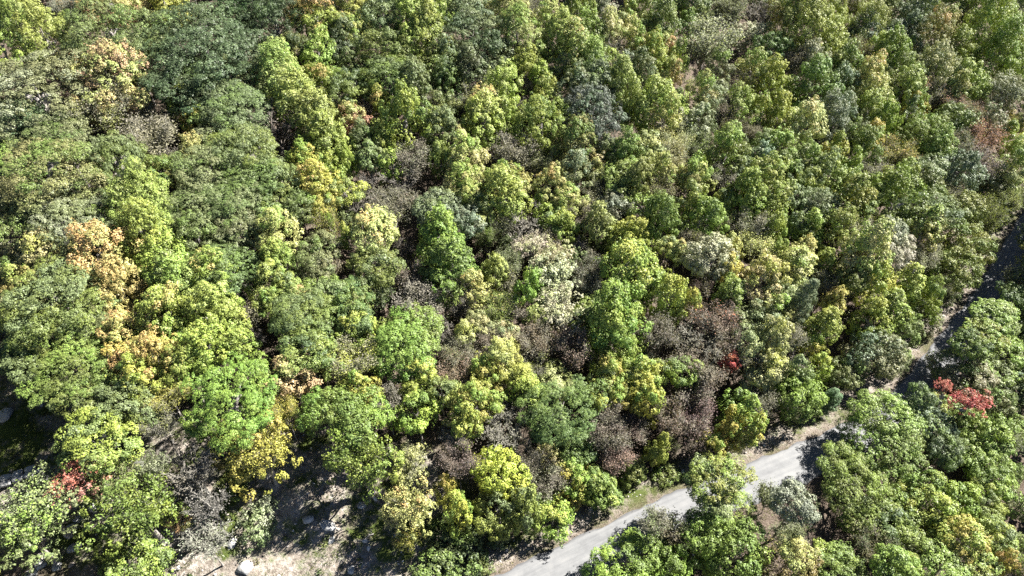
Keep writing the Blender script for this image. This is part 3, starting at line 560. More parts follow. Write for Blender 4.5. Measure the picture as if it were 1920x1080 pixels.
('m',26.5,70.6,7.7,1.37,3.02,'ye','yg',0.30,'small golden yellow upright tree right of the bright yellow-green column'),
('t',39.2,85.8,7.3,3.77,4.06,'cg','br',0.50,'silvery grey-green thin-leaved tree above right of the pale silvery dome'),
('t',39.2,81.9,7.1,3.33,2.66,'cy','or',0.18,'creamy pale green thin-leaved tree right of the pale silvery dome'),
('m',42.6,84.8,7.9,1.64,3.61,'yg','ov',0.30,'small yellow-green upright tree left of the tall olive spire'),
('m',41.8,80.1,7.3,1.45,3.03,'yg','ov',0.30,'small yellow-green upright tree below left of the tall olive spire'),
('t',28.9,73.6,6.6,2.13,2.76,'bu','br',0.40,'small purplish brown thin-leaved tree left of the dark green spire'),
('t',36.0,72.6,6.6,2.46,3.20,'gb','bu',0.50,'smoky grey thin-leaved tree right of the dark green spire'),
('t',30.1,67.9,7.8,3.77,3.02,'bu','rd',0.25,'purplish brown thin-leaved tree above right of the dark bare thicket'),
('b',27.3,65.0,7.1,4.39,3.51,'gb','bu',0.40,'dark grey bare thicket with pale stems inside the purple-brown crowns'),
('t',31.5,64.7,7.4,3.03,3.03,'bu','br',0.40,'purplish brown thin-leaved tree right of the dark bare thicket'),
('t',34.3,67.6,6.8,2.06,2.06,'bu','br',0.40,'small purplish brown thin-leaved tree below right of the dark green spire'),
('t',26.7,60.2,7.5,3.93,3.14,'bu','gb',0.30,'purplish brown thin-leaved tree left of the tiny scarlet treetop'),
('m',31.1,61.6,7.5,1.12,1.70,'rd','rd',0.00,'tiny scarlet treetop among purple-brown crowns'),
('m',39.4,68.9,7.9,2.45,3.68,'ol','yg',0.40,'olive upright tree below left of the soft blue-green pine'),
('m',37.3,64.8,8.2,2.67,4.00,'cy','ye',0.40,'creamy pale green upright tree left of the yellow verge tree'),
('m',37.2,62.1,5.7,2.40,3.59,'cy','ye',0.40,'creamy pale green upright tree right of the tiny scarlet treetop'),
('t',41.6,65.9,6.8,2.05,2.67,'cg','br',0.50,'small silvery grey-green thin-leaved tree above left of the yellow verge tree'),
('b',42.3,64.0,4.3,2.41,1.93,'br','br',0.00,'grey-brown leafless tree below left of the yellow verge tree'),
('m',45.5,66.3,4.5,1.94,2.91,'ye','yg',0.40,'yellow bush-like tree left of the road verge'),
('m',45.7,63.4,4.2,1.63,2.70,'yg','ye',0.30,'small yellow-green upright tree below right of the yellow verge tree'),
('t',33.7,63.0,6.8,2.38,1.90,'br','ol',0.40,'grey-brown thin-leaved tree above right of the tiny scarlet treetop'),
('m',41.5,61.0,4.8,2.40,3.61,'mg','gg',0.40,'mid-green upright tree above the dense verge tree'),
('t',84.3,77.8,6.7,2.27,2.96,'gb','gg',0.50,'small smoky grey thin-leaved tree above right of the broad leaning crown',-1.80,2.40),
('o',79.9,73.7,7.8,1.97,1.59,'mg','dg',0.40,'small mid-green broad crown above right of the broad leaning crown',-0.90,1.20),
('o',74.4,68.5,8.7,3.48,2.16,'mg','yg',0.50,'broad green crown leaning over the road from its far side',-1.05,1.40),
('o',71.5,65.7,8.3,2.86,1.77,'ov','yg',0.40,'olive-yellow broad crown below left of the broad leaning crown',-1.05,1.40),
('o',80.2,72.3,3.4,2.45,2.45,'mg','gg',0.40,'mid-green broad crown below right of the broad leaning crown'),
('o',68.5,62.8,8.3,1.97,1.59,'mg','dg',0.40,'mid-green broad crown below left of the broad leaning crown',-1.65,2.20),
('o',75.8,67.1,3.6,3.56,2.21,'mg','yg',0.50,'mid-green broad crown below the broad leaning crown'),
('o',68.4,62.7,3.5,3.46,2.15,'gg','mg',0.50,'grey-green broad crown above the bright scarlet tree',-0.60,0.80),
('o',72.2,63.4,2.9,3.18,1.97,'gg','yg',0.40,'grey-green broad crown above right of the bright scarlet tree'),
('o',76.4,63.5,2.7,1.74,1.74,'mg','bl',0.40,'small mid-green broad crown above right of the bright scarlet tree'),
('o',-54.2,50.4,8.2,2.38,1.48,'mg','gg',0.40,'mid-green broad crown below the lobed green crown'),
('o',-48.2,50.2,8.5,3.58,2.22,'mg','gg',0.50,'large mid-green broad crown above right of the flat-topped clearing tree'),
('t',-43.3,51.5,7.3,3.08,2.46,'ye','ol',0.50,'golden yellow thin-leaved tree left of the brightest green dome'),
('t',-43.7,47.8,7.2,2.87,2.54,'br','ol',0.40,'grey-brown thin-leaved tree right of the flat-topped clearing tree'),
('o',-34.3,49.7,9.3,4.84,3.00,'bg','yg',0.25,'brightest green dome, smooth and dense, at lower left'),
('o',-38.6,47.6,8.2,1.78,1.78,'bg','mg',0.30,'bright green broad crown below left of the brightest green dome'),
('t',-28.9,50.4,6.7,2.49,2.49,'ye','or',0.26,'golden yellow thin-leaved tree below the deep orange twiggy tree'),
('o',-23.5,49.9,8.6,3.14,3.14,'mg','bg',0.40,'tall green tree right of the deep orange twiggy tree'),
('s',-35.3,46.3,5.7,2.62,3.01,'ol','ye',0.50,'olive open-crowned tree left of the golden open tree'),
('s',-30.3,44.5,6.7,3.53,4.06,'ye','or',0.18,'golden yellow open tree with a pale leaning trunk at lower left'),
('o',-48.9,44.4,8.9,4.21,2.61,'yg','gg',0.40,'yellow-green flat-topped tree beside the sunlit clearing at lower left'),
('s',-50.9,40.4,7.5,2.80,2.10,'rr','rd',0.45,'red-leaved small tree above the grey rock ledge'),
('s',-46.5,40.7,6.2,2.51,2.89,'gg','mg',0.40,'grey-green open-crowned tree above left of the large open green tree'),
('s',-42.7,37.1,6.8,4.21,4.85,'bg','mg',0.50,'large open green tree with ground showing through at lower left'),
('t',-42.9,42.6,6.8,2.22,2.86,'gg','cg',0.40,'grey-green thin-leaved tree above the large open green tree'),
('b',-38.1,42.5,6.4,3.89,3.12,'br','gb',0.30,'large grey-brown leafless tree above the grey dead tree'),
('b',-35.5,38.3,6.0,2.99,3.88,'lb','lb',0.00,'grey dead tree with bare branches over pale ground at lower left'),
('b',-35.1,34.8,6.2,3.45,2.76,'lb','lb',0.00,'ash-grey leafless tree below the grey dead tree'),
('s',-54.3,37.8,7.0,4.43,3.32,'gg','yg',0.40,'open grey-green tree in front of the rock ledge'),
('s',-54.6,34.6,6.4,3.70,2.77,'gg','yg',0.40,'large grey-green open-crowned tree below the open grey-green tree'),
('s',-40.9,31.5,6.5,3.65,2.74,'yg','gg',0.40,'large yellow-green open-crowned tree below the large open green tree'),
('h',-31.7,38.9,1.0,2.14,1.29,'gg','cg',0.40,'grey-green low shrub below right of the grey dead tree'),
('h',-41.2,39.7,1.0,1.43,1.28,'op','py',0.50,'low rusty orange shrub beside the grey dead tree'),
('h',-35.7,43.7,0.8,1.72,1.03,'mg','ol',0.40,'mid-green low shrub above right of the grey dead tree'),
('h',-47.2,33.9,0.6,1.37,0.82,'mg','yg',0.40,'small mid-green low shrub below left of the large open green tree'),
('o',-19.7,49.2,8.9,3.39,2.60,'bg','mg',0.50,'large bright green broad crown right of the tall green tree'),
('s',-18.3,44.2,6.7,3.93,4.52,'bg','mg',0.40,'tall fresh green tree with a curved bare trunk base on sunlit ground'),
('m',-19.6,53.2,8.3,2.38,2.97,'ye','yg',0.40,'golden yellow upright tree below the thin yellow twiggy tree'),
('t',-16.3,52.3,7.0,2.73,3.55,'gb','br',0.40,'smoky grey thin-leaved tree below right of the thin yellow twiggy tree'),
('m',-13.3,53.4,7.4,1.32,1.66,'yg','ye',0.30,'small yellow-green upright tree below the bright domed tree'),
('m',-12.2,51.0,7.7,2.37,2.96,'yg','mg',0.40,'yellow-green upright tree below the bright domed tree'),
('m',-5.1,52.6,7.9,2.64,3.44,'ye','yg',0.50,'golden yellow upright tree, second one below left of the bright yellow tree'),
('m',-5.9,49.2,7.4,1.87,3.09,'yg','ye',0.40,'yellow-green upright tree above left of the smooth yellow dome'),
('m',1.7,55.0,7.9,2.21,2.77,'yg','ye',0.30,'yellow-green upright tree, second one below right of the bright yellow tree'),
('o',6.5,52.1,9.4,4.41,2.74,'em','mg',0.50,'blue-green broad tree left of the purple-brown roadside crowns'),
('o',8.3,49.9,4.6,2.96,2.37,'em','mg',0.50,'emerald-green broad crown below the blue-green broad tree'),
('o',3.7,50.3,8.0,1.50,1.50,'em','mg',0.40,'small emerald-green broad crown below left of the blue-green broad tree'),
('b',-1.4,49.5,6.4,3.91,3.13,'br','gb',0.40,'grey-brown leafless tree above the smooth yellow dome'),
('b',0.0,53.1,6.0,2.79,2.28,'br','bu',0.40,'grey-brown leafless tree left of the blue-green broad tree'),
('t',1.6,52.0,6.4,1.84,2.39,'bu','br',0.40,'small purplish brown thin-leaved tree left of the blue-green broad tree'),
('m',14.1,55.7,7.7,1.75,2.47,'ye','yg',0.50,'golden yellow upright tree right of the blue-green broad tree'),
('m',18.5,54.7,6.7,2.01,4.41,'ye','yg',0.40,'golden yellow upright tree above the bright lime roadside tree'),
('t',12.9,54.1,6.4,2.22,2.88,'bu','br',0.40,'purplish brown thin-leaved tree right of the blue-green broad tree'),
('t',12.9,50.5,5.6,3.10,3.58,'bu','gb',0.50,'purplish brown thin-leaved tree above the rosy roadside crown'),
('t',16.7,52.9,4.2,2.87,2.30,'bu','gb',0.40,'purplish brown thin-leaved tree above left of the bright lime roadside tree'),
('t',13.7,48.5,3.8,3.12,2.49,'bu','rb',0.50,'rosy brown crown nearest the road among the purple-brown ones'),
('t',21.2,53.3,5.0,2.86,3.71,'bu','gb',0.40,'purplish brown thin-leaved tree above the bright lime roadside tree'),
('m',22.9,56.4,4.2,1.04,1.46,'op','py',0.50,'small orange upright tree above the bright lime roadside tree'),
('m',19.4,49.2,3.8,1.61,3.55,'yg','ye',0.30,'bright lime small tree at the roadside under purple-brown crowns'),
('t',22.3,51.3,3.2,1.75,2.28,'bu','mg',0.30,'small purplish brown thin-leaved tree above right of the bright lime roadside tree'),
('o',-2.1,44.8,5.7,3.29,3.29,'dy','dy',0.00,'smooth yellow-green dome by the road, the brightest rounded crown near the bottom'),
('o',-1.6,41.1,3.9,3.14,3.14,'yg','gg',0.50,'yellow-green broad crown below the smooth yellow dome'),
('m',2.0,40.3,4.5,2.06,4.53,'yg','gg',0.50,'yellow-green upright tree, nearest one below right of the smooth yellow dome'),
('m',5.3,41.3,2.7,2.10,2.62,'yg','ye',0.30,'yellow-green upright tree, second one below right of the smooth yellow dome'),
('t',-6.7,45.0,7.0,2.90,3.42,'gb','bu',0.40,'smoky grey thin-leaved tree left of the smooth yellow dome'),
('b',-7.3,48.5,6.0,2.39,1.91,'br','gb',0.40,'grey-brown leafless tree above left of the smooth yellow dome'),
('t',1.8,46.4,5.4,2.69,3.22,'gb','br',0.50,'smoky grey thin-leaved tree, nearest one right of the smooth yellow dome'),
('t',4.4,45.0,4.1,3.30,2.64,'gb','cg',0.40,'smoky grey thin-leaved tree, second one right of the smooth yellow dome'),
('m',4.5,48.2,4.5,1.45,1.81,'cy','ye',0.30,'small creamy pale green upright tree below the blue-green broad tree'),
('m',7.9,45.3,3.7,1.91,3.00,'ye','yg',0.50,'golden yellow upright tree below left of the rosy roadside crown'),
('m',10.8,45.0,3.2,2.17,2.71,'yg','mg',0.50,'yellow-green upright tree below left of the rosy roadside crown'),
('o',12.4,45.2,2.0,2.17,1.94,'mg','bg',0.40,'mid-green broad crown below the rosy roadside crown'),
('m',16.3,47.6,2.2,1.73,2.21,'mg','ol',0.40,'mid-green upright tree below right of the rosy roadside crown'),
('h',21.0,48.1,0.7,1.45,0.87,'mg','bg',0.30,'low green shrub on the verge where the road passes behind a tree'),
('s',-12.8,45.1,5.8,2.67,2.00,'cy','br',0.40,'creamy pale green open-crowned tree above the half-bare pale yellow tree'),
('s',-12.4,40.0,5.4,3.05,3.01,'py','or',0.26,'half-bare pale yellow tree with brown leaves left of the yellow-green dome'),
('s',-12.9,37.4,2.7,1.66,1.24,'ye','or',0.26,'golden yellow open-crowned tree below the half-bare pale yellow tree'),
('m',-8.2,42.6,5.6,1.26,2.78,'ye','or',0.18,'small golden yellow upright tree above right of the half-bare pale yellow tree'),
('m',-6.6,40.0,5.0,1.82,3.44,'ye','yg',0.40,'golden yellow upright tree right of the half-bare pale yellow tree'),
('h',-5.3,37.0,1.1,2.40,1.44,'dg','mg',0.40,'dark green low shrub, third one below right of the half-bare pale yellow tree'),
('h',-8.1,38.9,1.0,2.19,1.31,'dg','mg',0.40,'dark green low shrub, nearest one below right of the half-bare pale yellow tree'),
('h',-8.8,35.6,1.1,2.38,1.43,'dg','mg',0.50,'dark green low shrub, second one below right of the half-bare pale yellow tree'),
('h',-1.6,38.9,0.6,1.35,0.82,'gg','dg',0.40,'small grey-green low shrub below the smooth yellow dome'),
('h',-4.0,35.2,0.7,1.66,1.00,'mg','dg',0.40,'mid-green low shrub below right of the half-bare pale yellow tree'),
('t',18.3,36.6,6.8,2.17,1.73,'gb','gg',0.40,'smoky grey thin-leaved tree left of the grey roadside twigs',-1.35,1.80),
('t',20.0,37.5,3.9,2.28,2.97,'gb','gg',0.40,'grey twiggy shrub-like tree beside the lower edge of the road',-0.45,0.60),
('o',14.1,34.6,3.5,3.37,2.09,'yg','mg',0.50,'rounded knobbly yellow-green tree at the bottom beside the road',-0.30,0.40),
('o',19.1,34.6,3.5,2.26,2.26,'yg','mg',0.50,'yellow-green broad crown below the grey roadside twigs'),
('h',12.1,34.3,0.7,0.97,0.87,'gb','gg',0.30,'small smoky grey low shrub, nearest one left of the knobbly road tree'),
('h',8.4,32.5,0.5,1.18,0.71,'gb','mg',0.30,'small smoky grey low shrub, second one left of the knobbly road tree'),
('t',25.2,54.8,5.3,3.85,3.85,'bu','gb',0.40,'purplish brown thin-leaved tree below left of the tiny scarlet treetop'),
('t',25.0,51.4,2.6,2.55,2.55,'bu','gb',0.30,'purplish brown thin-leaved tree right of the bright lime roadside tree'),
('m',32.3,57.2,3.8,2.10,2.62,'yg','mg',0.40,'yellow-green upright tree above left of the yellow verge bend tree'),
('m',29.6,52.6,3.4,1.65,3.63,'ye','yg',0.40,'small golden yellow upright tree left of the yellow verge bend tree'),
('m',32.5,53.2,4.3,2.39,4.29,'ye','yg',0.50,'yellow and lime tree on the verge where the sunlit road bends away'),
('m',27.4,51.1,2.9,1.52,2.87,'ye','yg',0.40,'small golden yellow upright tree below left of the yellow verge bend tree'),
('t',36.0,57.7,3.6,2.66,2.66,'gb','br',0.50,'smoky grey thin-leaved tree above the yellow verge bend tree'),
('o',40.8,57.9,4.2,3.84,3.14,'mg','yg',0.50,'dense green round tree on the verge beside the small blue-green pine'),
('p',46.7,59.0,2.8,1.68,2.85,'pg','pg',0.00,'small blue-green pine on the road verge'),
('o',27.1,40.5,8.8,3.33,2.06,'mg','yg',0.40,'broad green tree hiding the road with its crown, below the sunlit bend',-1.65,2.20),
('o',28.3,41.0,2.9,2.95,1.83,'mg','yg',0.50,'mid-green broad crown below right of the broad road-hiding tree',-0.15,0.20),
('o',26.3,40.1,8.1,2.53,1.57,'gg','mg',0.40,'grey-green broad crown below left of the broad road-hiding tree',-1.65,2.20),
('t',33.0,42.8,3.6,1.93,2.51,'gg','cg',0.40,'small grey-green thin-leaved tree left of the soft grey roadside crown',-0.15,0.20),
('o',33.8,39.6,9.0,2.46,2.25,'pd','cg',0.40,'soft grey-green rounded crown by the tree shadow on the road'),
('o',23.1,37.4,4.1,2.83,2.83,'mg','yg',0.40,'mid-green broad crown right of the grey roadside twigs'),
('o',26.7,35.4,5.2,3.85,3.78,'yg','mg',0.50,'large lime-green tree at the bottom edge below the soft grey roadside crown'),
('t',34.5,38.2,3.2,2.60,2.08,'gg','cg',0.40,'grey-green thin-leaved tree below the soft grey roadside crown'),
('m',33.7,34.8,4.3,2.66,3.32,'ol','py',0.50,'olive upright tree right of the large lime bottom tree'),
('o',39.4,34.6,3.4,3.46,2.15,'yg','mg',0.50,'large yellow-green broad crown below right of the soft grey roadside crown'),
('o',53.2,51.6,6.0,3.58,2.22,'mg','yg',0.40,'mid-green broad crown above the big shadow-casting tree',-1.95,2.60),
('o',50.4,50.0,4.3,5.22,3.24,'mg','yg',0.40,'big dark green tree casting its shadow on the sunlit road',-0.60,0.80),
('o',58.8,54.3,3.4,2.43,2.43,'bl','mg',0.40,'blue-green broad crown above left of the bluish-green crown'),
('o',59.4,50.7,3.9,2.63,2.63,'bl','mg',0.50,'bluish-green rounded crown below the scarlet tree on the right'),
('o',62.9,57.9,2.4,2.10,1.33,'yg','mg',0.50,'yellow-green broad crown left of the bright scarlet tree',-0.60,0.80),
('o',57.9,54.0,8.0,1.59,1.59,'dg','mg',0.40,'small dark green broad crown left of the bright scarlet tree',-1.50,2.00),
('o',64.3,54.7,3.5,2.05,2.05,'yg','mg',0.50,'yellow-green broad crown below the bright scarlet tree'),
('o',67.1,53.4,3.8,2.43,2.43,'yg','mg',0.50,'yellow-green broad crown below right of the bright scarlet tree'),
('o',64.4,50.7,2.8,2.79,1.77,'yg','mg',0.40,'yellow-green broad crown right of the bluish-green crown'),
('s',63.5,55.5,7.5,2.12,1.59,'rd','rr',0.30,'bright scarlet tree right of the road, the largest red one'),
('s',61.6,56.7,7.5,1.08,0.88,'rd','rr',0.30,'small scarlet open-crowned tree above left of the bright scarlet tree',-0.90,1.20),
('o',70.2,58.4,3.5,2.37,2.37,'gg','mg',0.40,'grey-green broad crown right of the bright scarlet tree'),
('o',71.7,54.8,2.8,1.92,1.92,'mg','yg',0.40,'mid-green broad crown below right of the bright scarlet tree'),
('o',74.7,59.6,2.5,1.42,1.42,'dg','mg',0.40,'small dark green broad crown right of the bright scarlet tree'),
('o',65.0,47.8,3.3,2.78,2.33,'yg','mg',0.50,'yellow-green broad crown below right of the bluish-green crown'),
('t',69.3,52.2,3.8,1.95,2.53,'cg','gg',0.40,'small silvery grey-green thin-leaved tree below right of the bright scarlet tree'),
('o',69.4,48.5,2.6,1.47,1.47,'gg','mg',0.40,'small grey-green broad crown right of the bluish-green crown'),
('o',44.8,45.0,4.3,4.55,2.82,'mg','ov',0.40,'large olive-green tree right of the soft grey roadside crown'),
('o',51.2,43.7,3.5,2.10,2.10,'yg','mg',0.40,'yellow-green broad crown right of the large olive-green tree'),
('o',54.9,45.1,3.6,2.24,2.24,'yg','mg',0.50,'yellow-green broad crown below left of the bluish-green crown'),
('o',46.7,40.5,3.7,3.76,2.33,'mg','dg',0.40,'large mid-green broad crown below right of the large olive-green tree'),
('o',59.0,44.2,3.5,2.34,2.34,'yg','mg',0.40,'yellow-green broad crown above the yellowish corner tree'),
('o',62.5,43.9,3.3,2.70,2.23,'yg','gg',0.40,'yellow-green broad crown above right of the yellowish corner tree'),
('o',66.3,44.3,2.8,1.89,1.89,'gg','yg',0.40,'grey-green broad crown above right of the yellowish corner tree'),
('m',54.3,41.8,4.4,2.37,2.96,'yg','ov',0.40,'yellow-green upright tree above left of the yellowish corner tree'),
('o',50.0,39.0,3.4,2.04,2.04,'gg','mg',0.40,'grey-green broad crown left of the yellowish corner tree'),
('o',53.2,38.4,3.6,2.37,2.37,'yg','mg',0.40,'yellow-green broad crown left of the yellowish corner tree'),
('m',55.3,36.8,8.1,2.67,3.34,'ye','yg',0.40,'yellowish-green tree near the lower right corner'),
('o',59.2,37.2,8.1,2.06,2.06,'yg','gg',0.40,'yellow-green broad crown above the orange-tinged corner tree'),
('m',58.8,34.7,7.5,1.21,2.67,'ye','or',0.36,'orange-tinged tree close to the lower right corner'),
('o',54.9,34.1,8.0,2.22,1.38,'mg','yg',0.40,'mid-green broad crown below the yellowish corner tree'),
('o',50.4,33.4,8.2,2.09,1.30,'mg','yg',0.40,'mid-green broad crown below left of the yellowish corner tree'),
('o',46.6,33.8,7.7,1.99,1.64,'mg','yg',0.40,'mid-green broad crown left of the yellowish corner tree'),
('t',44.5,36.6,4.4,3.72,2.98,'gg','dg',0.40,'grey-green thin-leaved tree below the large olive-green tree'),
('m',44.4,33.1,7.9,2.03,2.54,'yg','mg',0.40,'yellow-green upright tree left of the yellowish corner tree'),
('o',62.2,37.2,7.4,1.09,1.09,'gg','yg',0.40,'small grey-green broad crown above right of the orange-tinged corner tree'),
('o',60.7,34.2,7.7,1.06,1.06,'mg','yg',0.40,'small mid-green broad crown right of the orange-tinged corner tree'),
('o',35.2,61.2,4.6,2.18,2.18,'cy','gg',0.35,'creamy pale green broad crown right of the tiny scarlet treetop'),
('t',-7.8,60.0,7.0,2.58,3.19,'gb','ol',0.35,'smoky grey thin-leaved tree left of the bright yellow tree'),
('o',-9.3,53.8,7.8,1.98,1.98,'yg','gg',0.35,'yellow-green broad crown below right of the bright domed tree'),
('s',15.9,96.3,6.1,2.45,2.82,'gg','gg',0.35,'grey-green open-crowned tree above the golden-green spire'),
('o',93.9,103.4,2.2,2.59,2.59,'gg','gg',0.35,'grey-green broad crown above right of the olive road crown'),
('t',-8.6,111.0,7.3,3.26,3.69,'gb','ol',0.35,'smoky grey thin-leaved tree above left of the rusty-tipped rounded tree'),
('o',9.8,67.3,8.0,1.83,1.83,'yg','gg',0.35,'small yellow-green broad crown left of the big vivid thicket tree'),
('s',-27.0,84.9,5.7,2.35,2.70,'gg','gg',0.35,'grey-green open-crowned tree left of the orange-crested pale tree'),
('o',33.8,64.5,8.4,2.22,2.22,'cy','gg',0.35,'creamy pale green broad crown above right of the tiny scarlet treetop'),
('t',-33.1,110.0,6.9,2.98,3.36,'gb','ol',0.35,'smoky grey thin-leaved tree below right of the pale band head tree'),
('o',37.1,70.0,7.9,2.10,2.10,'gg','gg',0.35,'grey-green broad crown right of the dark green spire'),
('s',46.5,101.0,5.7,2.66,3.06,'gg','gg',0.35,'grey-green open-crowned tree, nearest one below left of the cream and rust tree'),
('o',18.1,68.9,7.7,1.87,1.87,'yg','gg',0.35,'small yellow-green broad crown above right of the big vivid thicket tree'),
('t',-1.9,84.3,6.9,2.63,3.06,'gb','ol',0.35,'smoky grey thin-leaved tree right of the vivid tufted tree'),
('o',17.7,91.9,8.0,1.97,1.97,'mg','gg',0.35,'small mid-green broad crown above the golden-green spire'),
('s',42.2,147.9,6.1,2.79,3.20,'gg','gg',0.35,'small grey-green open-crowned tree above the washed-out grey crown'),
('o',12.3,119.8,8.2,2.60,2.60,'yg','gg',0.35,'yellow-green broad crown above the dark blue-grey tree'),
('t',-14.7,110.2,7.1,2.63,2.98,'gb','ol',0.35,'small smoky grey thin-leaved tree above right of the tall tapering tree'),
('o',36.3,150.6,8.0,2.44,2.44,'mg','gg',0.35,'small mid-green broad crown above left of the washed-out grey crown'),
('s',25.2,58.9,4.9,1.61,1.86,'gg','gg',0.35,'small grey-green open-crowned tree left of the tiny scarlet treetop'),
('o',-43.7,78.9,8.1,1.70,1.70,'gg','gg',0.35,'small grey-green broad crown, second one above the emerald left-half crown'),
('t',19.7,122.4,6.7,2.73,3.08,'gb','ol',0.35,'small smoky grey thin-leaved tree below left of the yellow orange-flecked tree'),
('o',59.9,96.9,8.4,2.69,2.69,'yg','gg',0.35,'yellow-green broad crown below right of the small bright yellow crown'),
('s',41.6,104.8,5.6,2.42,2.78,'gg','gg',0.35,'grey-green open-crowned tree, second one below left of the cream and rust tree'),
('o',6.1,85.3,8.2,2.37,2.37,'yg','gg',0.35,'yellow-green broad crown above the palest cream crown'),
('t',39.1,112.6,7.3,3.46,3.91,'gb','ol',0.35,'smoky grey thin-leaved tree below left of the small olive-yellow ball tree'),
('o',77.7,133.5,8.4,2.58,2.58,'py','gg',0.35,'small pale yellow-green broad crown above right of the yellow-orange flecked tree'),
('s',38.8,97.8,5.7,1.99,2.29,'gg','gg',0.35,'small grey-green open-crowned tree above the pale silvery dome'),
('o',-37.4,81.4,8.2,2.27,2.27,'mg','gg',0.35,'mid-green broad crown above left of the pale lumpy tree'),
('t',11.1,86.4,7.2,2.93,3.40,'gb','ol',0.35,'smoky grey thin-leaved tree left of the golden-green spire'),
('o',24.0,98.8,8.0,1.97,1.97,'py','gg',0.35,'small pale yellow-green broad crown below the tall yellow-green tree'),
('s',17.8,124.5,5.9,2.23,2.57,'gg','gg',0.35,'small grey-green open-crowned tree above the dark blue-grey tree'),
('o',-28.4,71.5,7.9,1.76,1.76,'gg','gg',0.35,'small grey-green broad crown above right of the small orange tuft'),
('t',13.9,75.2,6.6,2.40,2.84,'gb','ol',0.35,'smoky grey thin-leaved tree above the big vivid thicket tree'),
('o',12.4,56.1,8.1,2.02,2.02,'ye','gg',0.35,'golden yellow broad crown above right of the blue-green broad tree'),
('s',48.7,91.2,5.6,2.20,2.53,'gg','gg',0.35,'grey-green open-crowned tree above left of the tall olive spire'),
('o',93.8,134.6,8.7,3.23,3.23,'py','gg',0.35,'pale yellow-green broad crown below right of the rust-tinged olive crown'),
('t',49.1,76.4,6.7,2.09,2.43,'gb','ol',0.35,'small smoky grey thin-leaved tree above left of the gold and orange spire'),
('o',67.9,99.5,8.4,2.38,2.38,'yg','gg',0.35,'yellow-green broad crown below left of the rounded rich-green tree'),
('s',13.7,88.7,5.8,2.19,2.52,'gg','gg',0.35,'grey-green open-crowned tree above left of the golden-green spire'),
('o',86.6,150.4,8.5,2.99,2.99,'bl','gg',0.35,'blue-green broad crown left of the rust-tinged olive crown'),
('t',-29.6,109.3,6.6,2.50,2.82,'gb','ol',0.35,'small smoky grey thin-leaved tree left of the tall tapering tree'),
('o',22.9,101.1,8.5,2.34,2.34,'py','gg',0.35,'pale yellow-green broad crown below the tall yellow-green tree'),
('s',76.6,148.4,6.1,3.25,3.74,'gg','gg',0.35,'grey-green open-crowned tree above the yellow-orange flecked tree'),
('o',35.2,90.4,8.2,1.96,1.96,'yg','gg',0.35,'small yellow-green broad crown above the pale silvery dome'),
('t',24.3,91.2,7.2,3.08,3.54,'gb','ol',0.35,'smoky grey thin-leaved tree above right of the golden-green spire'),
('o',20.9,58.9,7.8,1.99,1.99,'ye','gg',0.35,'golden yellow broad crown below left of the dark bare thicket'),
('s',35.6,108.5,5.9,2.35,2.70,'gg','gg',0.35,'grey-green open-crowned tree below right of the tall yellow-green tree'),
('o',96.4,108.9,4.1,2.97,2.97,'cy','gg',0.35,'creamy pale green broad crown below the yellow right-slope crown'),
('t',23.2,96.7,6.6,2.29,2.62,'gb','ol',0.35,'small smoky grey thin-leaved tree above the golden-green spire'),
('o',67.4,75.2,1.8,2.10,2.10,'gg','gg',0.35,'grey-green broad crown, second one above right of the bushy verge crown'),
('s',48.2,78.4,5.8,1.90,2.18,'gg','gg',0.35,'small grey-green open-crowned tree above right of the soft blue-green pine'),
('o',11.6,69.3,8.1,1.76,1.76,'yg','gg',0.35,'small yellow-green broad crown above left of the big vivid thicket tree'),
('t',108.3,161.1,7.4,3.77,4.20,'gb','ol',0.35,'smoky grey thin-leaved tree above left of the olive-yellow corner crown'),
('o',29.2,93.3,8.4,2.20,2.20,'py','gg',0.35,'pale yellow-green broad crown above the pale silvery dome'),
('s',-0.1,82.1,5.4,1.96,2.25,'gg','gg',0.35,'small grey-green open-crowned tree above left of the palest cream crown'),
('o',45.3,105.1,8.2,2.06,2.06,'mg','gg',0.35,'small mid-green broad crown below left of the cream and rust tree'),
('t',74.1,160.8,7.8,4.21,4.68,'gb','ol',0.35,'smoky grey thin-leaved tree above right of the large lime-olive crown'),
('o',-5.3,85.7,7.9,2.18,2.18,'py','gg',0.35,'pale yellow-green broad crown above right of the vivid tufted tree'),
('s',68.3,119.4,6.2,2.99,3.44,'gg','gg',0.35,'grey-green open-crowned tree above right of the small bright yellow crown'),
('o',36.3,67.2,8.3,2.09,2.09,'gg','gg',0.35,'grey-green broad crown below right of the dark green spire'),
('t',79.9,101.3,6.8,2.95,3.34,'gb','ol',0.35,'smoky grey thin-leaved tree above the olive road crown'),
('o',48.7,100.4,8.0,2.08,2.08,'yg','gg',0.35,'small yellow-green broad crown below the cream and rust tree'),
('s',73.6,80.9,2.1,2.05,2.35,'gg','gg',0.35,'small grey-green open-crowned tree left of the broad leaning crown'),
('o',17.3,124.2,8.1,2.60,2.60,'yg','gg',0.35,'yellow-green broad crown left of the yellow orange-flecked tree'),
('t',40.1,109.5,6.7,2.69,3.05,'gb','ol',0.35,'small smoky grey thin-leaved tree below left of the small olive-yellow ball tree'),
('o',21.9,74.0,8.0,1.86,1.86,'yg','gg',0.35,'small yellow-green broad crown above left of the bright yellow-green column'),
('s',-5.0,119.6,5.5,2.44,2.81,'gg','gg',0.35,'grey-green open-crowned tree above the rusty-tipped rounded tree'),
('o',-6.2,138.3,8.0,2.24,2.24,'gg','gg',0.35,'small grey-green broad crown above left of the tall pale yellow-green tree'),
('t',28.7,83.0,6.9,2.85,3.31,'gb','ol',0.35,'smoky grey thin-leaved tree above left of the pale silvery dome'),
('o',81.1,159.9,8.5,2.90,2.90,'ol','gg',0.35,'small olive broad crown right of the large lime-olive crown'),
